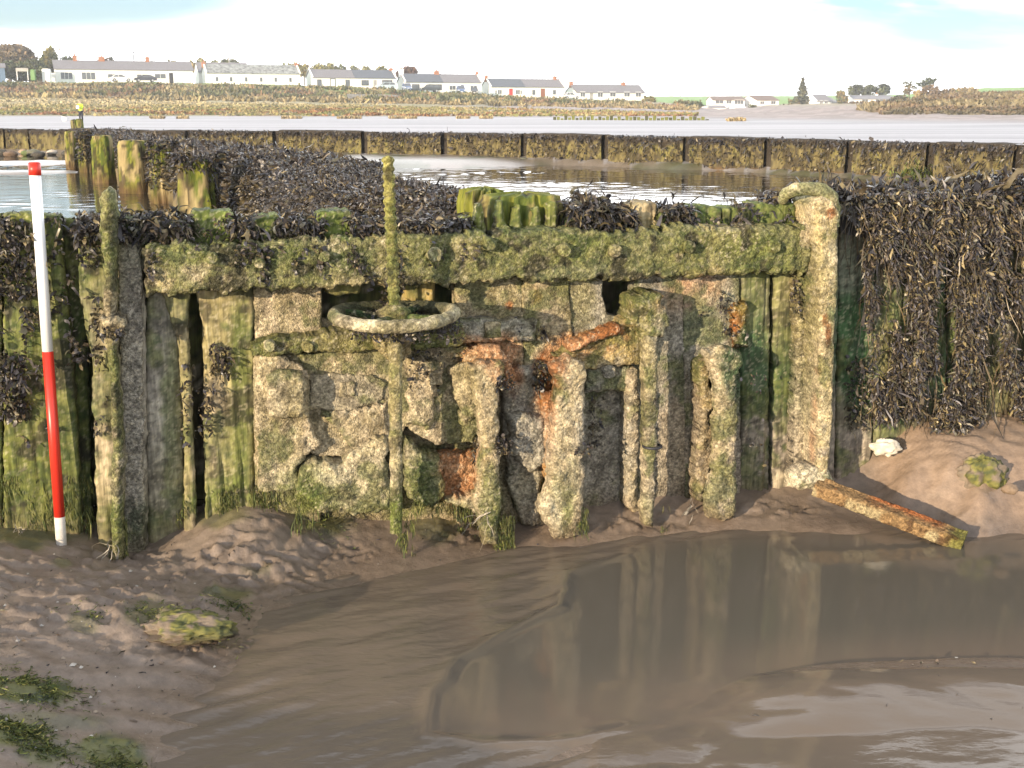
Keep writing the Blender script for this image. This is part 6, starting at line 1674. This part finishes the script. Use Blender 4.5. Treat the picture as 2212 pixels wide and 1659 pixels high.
tag(mesh('scrub', v, fq, M['leaf'], c), 'tangled ochre and green scrub covering the bank below the cottages', 'scrub', kind='stuff')
P, px = spread(60000, 1840, 2600, 112, 290, 62)
hz = fbm(v3(P[:, 0] * .12, P[:, 1] * .08), 3, 413)
lo = np.interp(px, [1840, 1900, 2060, 2212], [150, 128, 118, 113]); hi = np.interp(px, [1840, 1940, 2000, 2060, 2212], [158, 162, 200, 225, 240])
k = (P[:, 1] > lo) & (P[:, 1] < hi)
P, hz = P[k], hz[k]
C = mixc(np.zeros(P.shape) + np.array([.165, .125, .085]), (.21, .18, .11), ss(.5, .62, hz)); C = mixc(C, (.10, .09, .06), ss(.48, .40, hz))
v, fq, c = cards(P, .5, (.25 + 1.1 * hz) * np.clip((P[:, 1] - 100) / 60, .2, 1), C, 2, .6)
tag(mesh('scrub', v, fq, M['leaf'], c), 'brown scrub covering the low hillside at the right', 'scrub', kind='stuff')
P, px = spread(60000, -400, 1500, 138, 208, 63)
k = (P[:, 2] > .22) & (P[:, 1] < np.interp(px, [0, 700, 1100, 1500], [208, 204, 200, 170]))
P, px = P[k], px[k]
n1, n2 = fbm(v3(P[:, 0] * .12, P[:, 1] * .3), 4, 414), fbm(v3(P[:, 0] * .4, P[:, 1] * .4), 3, 415)
C = np.zeros(P.shape) + np.array([.29, .25, .125])
C = mixc(C, (.19, .19, .075), ss(.45, .55, n2)); C = mixc(C, (.23, .13, .07), ss(.52, .62, n1) * ss(1.6, .6, P[:, 2])); C = mixc(C, (.42, .36, .23), ss(1.0, 1.9, P[:, 2]) * ss(3.2, 2.2, P[:, 2]) * .8)
k = np.random.default_rng(3).random(len(P)) < np.where(px > 950, .35, 1)
v, fq, c = cards(P[k], .4, .26, C[k], 3, .7)
tag(mesh('marsh_grass', v, fq, M['leaf'], c), 'ochre and rust salt marsh growth along the far shore', 'marsh grass', kind='stuff')
# pale grass cushions at the marsh edge
g = np.random.default_rng(71)
for k, (x, y, w_) in enumerate([(340, 251, 28), (395, 252, 20), (755, 252.5, 50), (870, 253, 58), (630, 252, 40), (1000, 253.5, 26), (1050, 254, 26), (1590, 255, 34)]):
    D = 128 if x < 1200 else 104
    P0 = at_y(x, y, D); s_ = D / F
    n = 420
    q = np.clip(g.normal(size=(n, 2)), -1.6, 1.6) * np.array([w_ * s_ * .3, .4])
    P = np.stack([P0[0] + q[:, 0], P0[1] + q[:, 1], gz(P0[0] + q[:, 0], P0[1] + q[:, 1]) - .02 + .12 * g.random(n)], -1)
    v, fq, c = cards(P, .2, .20, np.array([.36, .29, .17]) + 0 * P, 30 + k, .8)
    tag(mesh('grass_tussock', v, fq, M['leaf'], c), ['small straw tussock right of the hi-vis figure', 'thin straw tussock strip second right of the figure', 'straw tussock below the pair of cottages with two roof colours', 'widest straw tussock on the grey marsh edge', 'flat straw tussock below the lichen roof', 'short straw tussock below the fourth cottage', 'short straw tussock right of the fourth cottage', 'russet tussock strip on the right beach'][k], 'grass tussock', 'straw tussocks on the marsh edge')

# sea defences, groyne, fence, poles, sign, bins
def strip_wall(name, label, cat, pts, D, h_, t_, mat):
    b = MB()
    P0 = at_y(pts[0][0], pts[0][1], D[0])
    prev = None
    for (x, y), d in zip(pts, np.interp(np.linspace(0, 1, len(pts)), [0, 1], D)):
        p = at_y(x, y, d) - P0
        if prev is not None:
            q, r = prev, p
            b.add([(q[0], q[1], q[2] - 1), (r[0], r[1], r[2] - 1), (r[0], r[1], r[2] + h_), (q[0], q[1], q[2] + h_), (q[0], q[1] + t_, q[2] - 1), (r[0], r[1] + t_, r[2] - 1), (r[0], r[1] + t_, r[2] + h_), (q[0], q[1] + t_, q[2] + h_)], [(0, 1, 2, 3), (3, 2, 6, 7), (5, 4, 7, 6), (0, 3, 7, 4), (1, 5, 6, 2)])
        prev = p
    return tag(b.build(name, mat, None, loc=tuple(P0)), label, cat)
strip_wall('sea_wall', 'long low grey concrete sea wall in the scrub below the cottages', 'sea wall', [(750, 206), (860, 208), (900, 208), (1010, 212), (1130, 214), (1280, 219), (1400, 223)], (236, 280), .28, .6, M['greypaint'])
strip_wall('sea_wall', 'teal grey plank sea wall curving right of the last cottage', 'sea wall', [(1330, 224), (1400, 229), (1440, 231), (1495, 233)], (285, 300), .75, .5, M['teal'])
tg = []
gr_t = thing('groyne', 'low green weedy timber groyne on the far beach', 'groyne', tuple(at_y(1195, 259, 116)))
P0, P1 = at_y(1195, 258, 116), at_y(1533, 263, 110)
nb = 40
for k in range(nb):
    f = k / nb
    p = P0 + (P1 - P0) * f; q = P0 + (P1 - P0) * (f + .78 / nb)
    hgt = .26 + .12 * math.sin(k * 2.7) + .06 * math.sin(k * 5.1)
    V = np.array([(p[0], p[1], 0), (q[0], q[1], 0), (q[0], q[1] + .2, 0), (p[0], p[1] + .2, 0)])
    V2 = V + [0, 0, .1 + hgt + .05]
    V = np.concatenate([V - [0, 0, .3], V2])
    cI = (.12, .13, .03) if k % 3 else (.055, .06, .025)
    mesh('groyne_pile', V, np.array([(0, 1, 5, 4), (1, 2, 6, 5), (2, 3, 7, 6), (3, 0, 4, 7), (4, 5, 6, 7)]), M['leaf'], np.zeros((8, 3)) + cI, gr_t, smooth=False)
fn = thing('wire_fence', 'thin post and wire fence before the last cottage', 'fence', (*on_row(1260, -6.5), zat(220, on_row(1260, -6.5)[1])))
for x in (1262, 1290, 1320, 1345, 1370, 1392):
    p = on_row(x, -6.5) - np.array(LOC[fn.name][:2]); zz_ = zat(np.interp(x, [1262, 1392], [219, 224]), on_row(x, -6.5)[1]) - LOC[fn.name][2]
    MB().tube((p[0], p[1], zz_ - .4), (p[0], p[1], zz_ + 1.1), .06, .05, 6).build('fence_post', M['greypaint'], fn)
for label, x, y0, y1, back, mt in [('pale telegraph pole at the left end of the cottage row', 139, 140, 110, 8, 'greypaint'), ('thin dark pole behind the leftmost roof', 296, 145, 117, 10, 'dark'), ('pale pole standing behind the lichen spotted roof', 500, 150, 131, 14, 'greypaint'), ('short pole behind the dark half of the two coloured roof', 777, 160, 149, 14, 'greypaint')]:
    p = on_row(x, back); z0, z1 = zat(y0, p[1]), zat(y1, p[1])
    tag(MB().tube((0, 0, -3), (0, 0, z1 - z0), .16, .11, 8).tube((-.5, 0, z1 - z0 - .4), (.5, 0, z1 - z0 - .4), .05, .05, 6).build('telegraph_pole', M[mt], None, loc=(p[0], p[1], z0)), label, 'pole')
p = on_row(55, -3); zg = zat(171.5, p[1]); sg_ = thing('notice_board', 'pale notice board on two posts under the autumn tree', 'notice board', (p[0], p[1], zg), R(5))
s_ = p[1] / F
for x in (-2.3 * 1, 2.3 * 1): MB().tube((x * .45, 0, -.5), (x * .45, 0, 19 * s_), .09, .09, 8).build('post', M['paper'], sg_)
MB().box(-1.2, 1.2, -.1, -.02, 12.5 * s_, 19.5 * s_).build('panel', M['greypaint'], sg_)
p = on_row(78, -3); tag(MB().box(-.42, .42, -.4, .4, -.5, 1.35).prism([(-.48, 1.36), (.48, 1.36), (.40, 1.55), (-.40, 1.55)], -.45, .45).build('litter_bin', M['green'], None, loc=(p[0], p[1], zat(171.5, p[1]))), 'green litter bin right of the notice board', 'bin')
p = on_row(107, -2); tag(MB().box(-.75, .75, -.5, .5, -.6, 1.75).prism([(-.8, 1.76), (.8, 1.76), (.55, 2.05), (-.55, 2.05)], -.55, .55).build('white_tank', M['paper'], None, loc=(p[0], p[1], zat(175, p[1]))), 'small white tank box at the left end of the cottages', 'tank')
p = on_row(4, -3); sh_ = House('blue_hut', 'blue grey boarded hut at the left edge under the autumn tree', 'hut', (p[0] - 2.6, p[1]), 3.6, 3, zat(171, p[1]), 1.9, 2.6, TH).walls('blueshed').roof([(0, 1, 'slate')])

# ------------------------------------------------------------------ figure, bucket and old post on the flats
D = 104.0
P = at_y(176, 262, D); P[2] = gz(P[0], P[1])[0]
pe = thing('person', 'standing person in yellow hi-vis jacket and dark trousers holding something white on the mudflat', 'person', tuple(P), R(-20))
def skin_body(name, joints, edges, mat, parent, lv=2):
    me = bpy.data.meshes.new(name)
    me.from_pydata([j[:3] for j in joints], edges, [])
    o = bpy.data.objects.new(name, me); COL.objects.link(o); o.parent = parent
    sk = o.modifiers.new('skin', 'SKIN'); sk.use_smooth_shade = True
    for k, j in enumerate(joints):
        r = j[3]
        me.skin_vertices[0].data[k].radius = (r, r if len(j) < 5 else j[4])
    me.skin_vertices[0].data[0].use_root = True
    sub = o.modifiers.new('sub', 'SUBSURF'); sub.levels = lv; sub.render_levels = lv
    me.materials.append(mat)
    return o
J = [(0, 0, .93, .15, .11), (0, .01, 1.15, .14, .10), (0, .01, 1.38, .17, .10), (0, 0, 1.50, .06, .06), (0, -.03, 1.60, .075, .09), (0, -.03, 1.72, .07, .085),
     (.20, .01, 1.42, .058), (.26, -.02, 1.16, .045), (.10, -.22, 1.13, .036), (.03, -.28, 1.15, .035), (-.20, .01, 1.42, .058), (-.27, -.02, 1.16, .045), (-.10, -.22, 1.13, .036), (-.03, -.28, 1.15, .035),
     (.10, 0, .86, .095), (.11, -.02, .48, .062), (.12, .02, .09, .045), (.13, -.14, .04, .042), (-.10, 0, .86, .095), (-.13, .0, .48, .062), (-.15, .03, .09, .045), (-.17, -.12, .04, .042)]
E = [(0, 1), (1, 2), (2, 3), (3, 4), (4, 5), (2, 6), (6, 7), (7, 8), (8, 9), (2, 10), (10, 11), (11, 12), (12, 13), (0, 14), (14, 15), (15, 16), (16, 17), (0, 18), (18, 19), (19, 20), (20, 21)]
skin_body('body', J, E, M['skin'], pe)
skin_body('jacket', [(0, 0, .80, .20, .15), (0, .01, 1.1, .19, .145), (0, .01, 1.36, .20, .13), (0, 0, 1.47, .11, .09), (.21, .01, 1.41, .08), (.27, -.02, 1.16, .068), (.12, -.19, 1.13, .055), (-.21, .01, 1.41, .08), (-.28, -.02, 1.16, .068), (-.12, -.19, 1.13, .055)], [(0, 1), (1, 2), (2, 3), (2, 4), (4, 5), (5, 6), (2, 7), (7, 8), (8, 9)], M['hivis'], pe)
skin_body('trousers', [(0, 0, .88, .165, .13), (.10, 0, .80, .11), (.115, -.02, .48, .082), (.125, .02, .10, .065), (.13, -.10, .05, .05), (-.10, 0, .80, .11), (-.135, 0, .48, .082), (-.155, .03, .10, .065), (-.17, -.10, .05, .05)], [(0, 1), (1, 2), (2, 3), (3, 4), (0, 5), (5, 6), (6, 7), (7, 8)], M['navy'], pe)
skin_body('hair', [(0, .0, 1.70, .085, .09), (0, .03, 1.66, .08, .07)], [(0, 1)], M['greypaint'], pe)
board = MB().box(-.15, .15, -.36, -.34, 1.08, 1.32).build('clipboard', M['paper'], None, loc=tuple(P))
board.rotation_euler = (0, 0, R(-20))
tag(board, 'white sheet held by the person in hi-vis', 'clipboard')
Q = at_y(141, 259, 108); Q[2] = gz(Q[0], Q[1])[0]
bk_ = thing('bucket', 'white bucket on the mudflat left of the person', 'bucket', tuple(Q))
MB().tube((0, 0, -.02), (0, 0, .38), .24, .30, 16).build('tub', M['paper'], bk_); MB().tube((0, 0, .381), (0, 0, .43), .20, .14, 12).build('contents', M['dark'], bk_)
D_ = 43.0
a_, b_ = at_y(154, 271, D_), at_y(178, 271, D_)
for k, (px0, px1, yt) in enumerate([(154, 167, 258), (166, 179, 257)]):
    A_, B_ = at_y(px0, 272, D_), at_y(px1, 272, D_); zt = at_y(px0, yt, D_)[2]
    o = pile_box('post_stump', np.array([(A_[0] + B_[0]) / 2, D_, 0]), B_[0] - A_[0], .22, 0, zt, M['farwood'], timber_col(5 + k, .8, (.18, .16, .07)), n=32, m=20, rag=.14, groove=.03, seed=50 + k)
    tag(o, ['left half of the split mossy post stump below the person', 'right half of the split mossy post stump below the person'][k], 'post stump', 'split post stump')

# ------------------------------------------------------------------ the air: a thin even haze over the whole place, under the sky
hzm = bpy.data.materials.new('haze_air'); hzm.use_nodes = True
hn = hzm.node_tree; hn.nodes.remove(hn.nodes['Principled BSDF'])
pv = N(hn, 'ShaderNodeVolumePrincipled', Density=HAZE); pv.inputs['Color'].default_value = (.93, .95, 1, 1); pv.inputs['Anisotropy'].default_value = 0.2
hn.links.new(pv.outputs[0], hn.nodes['Material Output'].inputs['Volume'])
hb = MB().box(-700, 700, -60, 1900, -2.5, 22).build('haze', hzm)
tag(hb, kind='stuff')
S.cycles.volume_bounces = 0
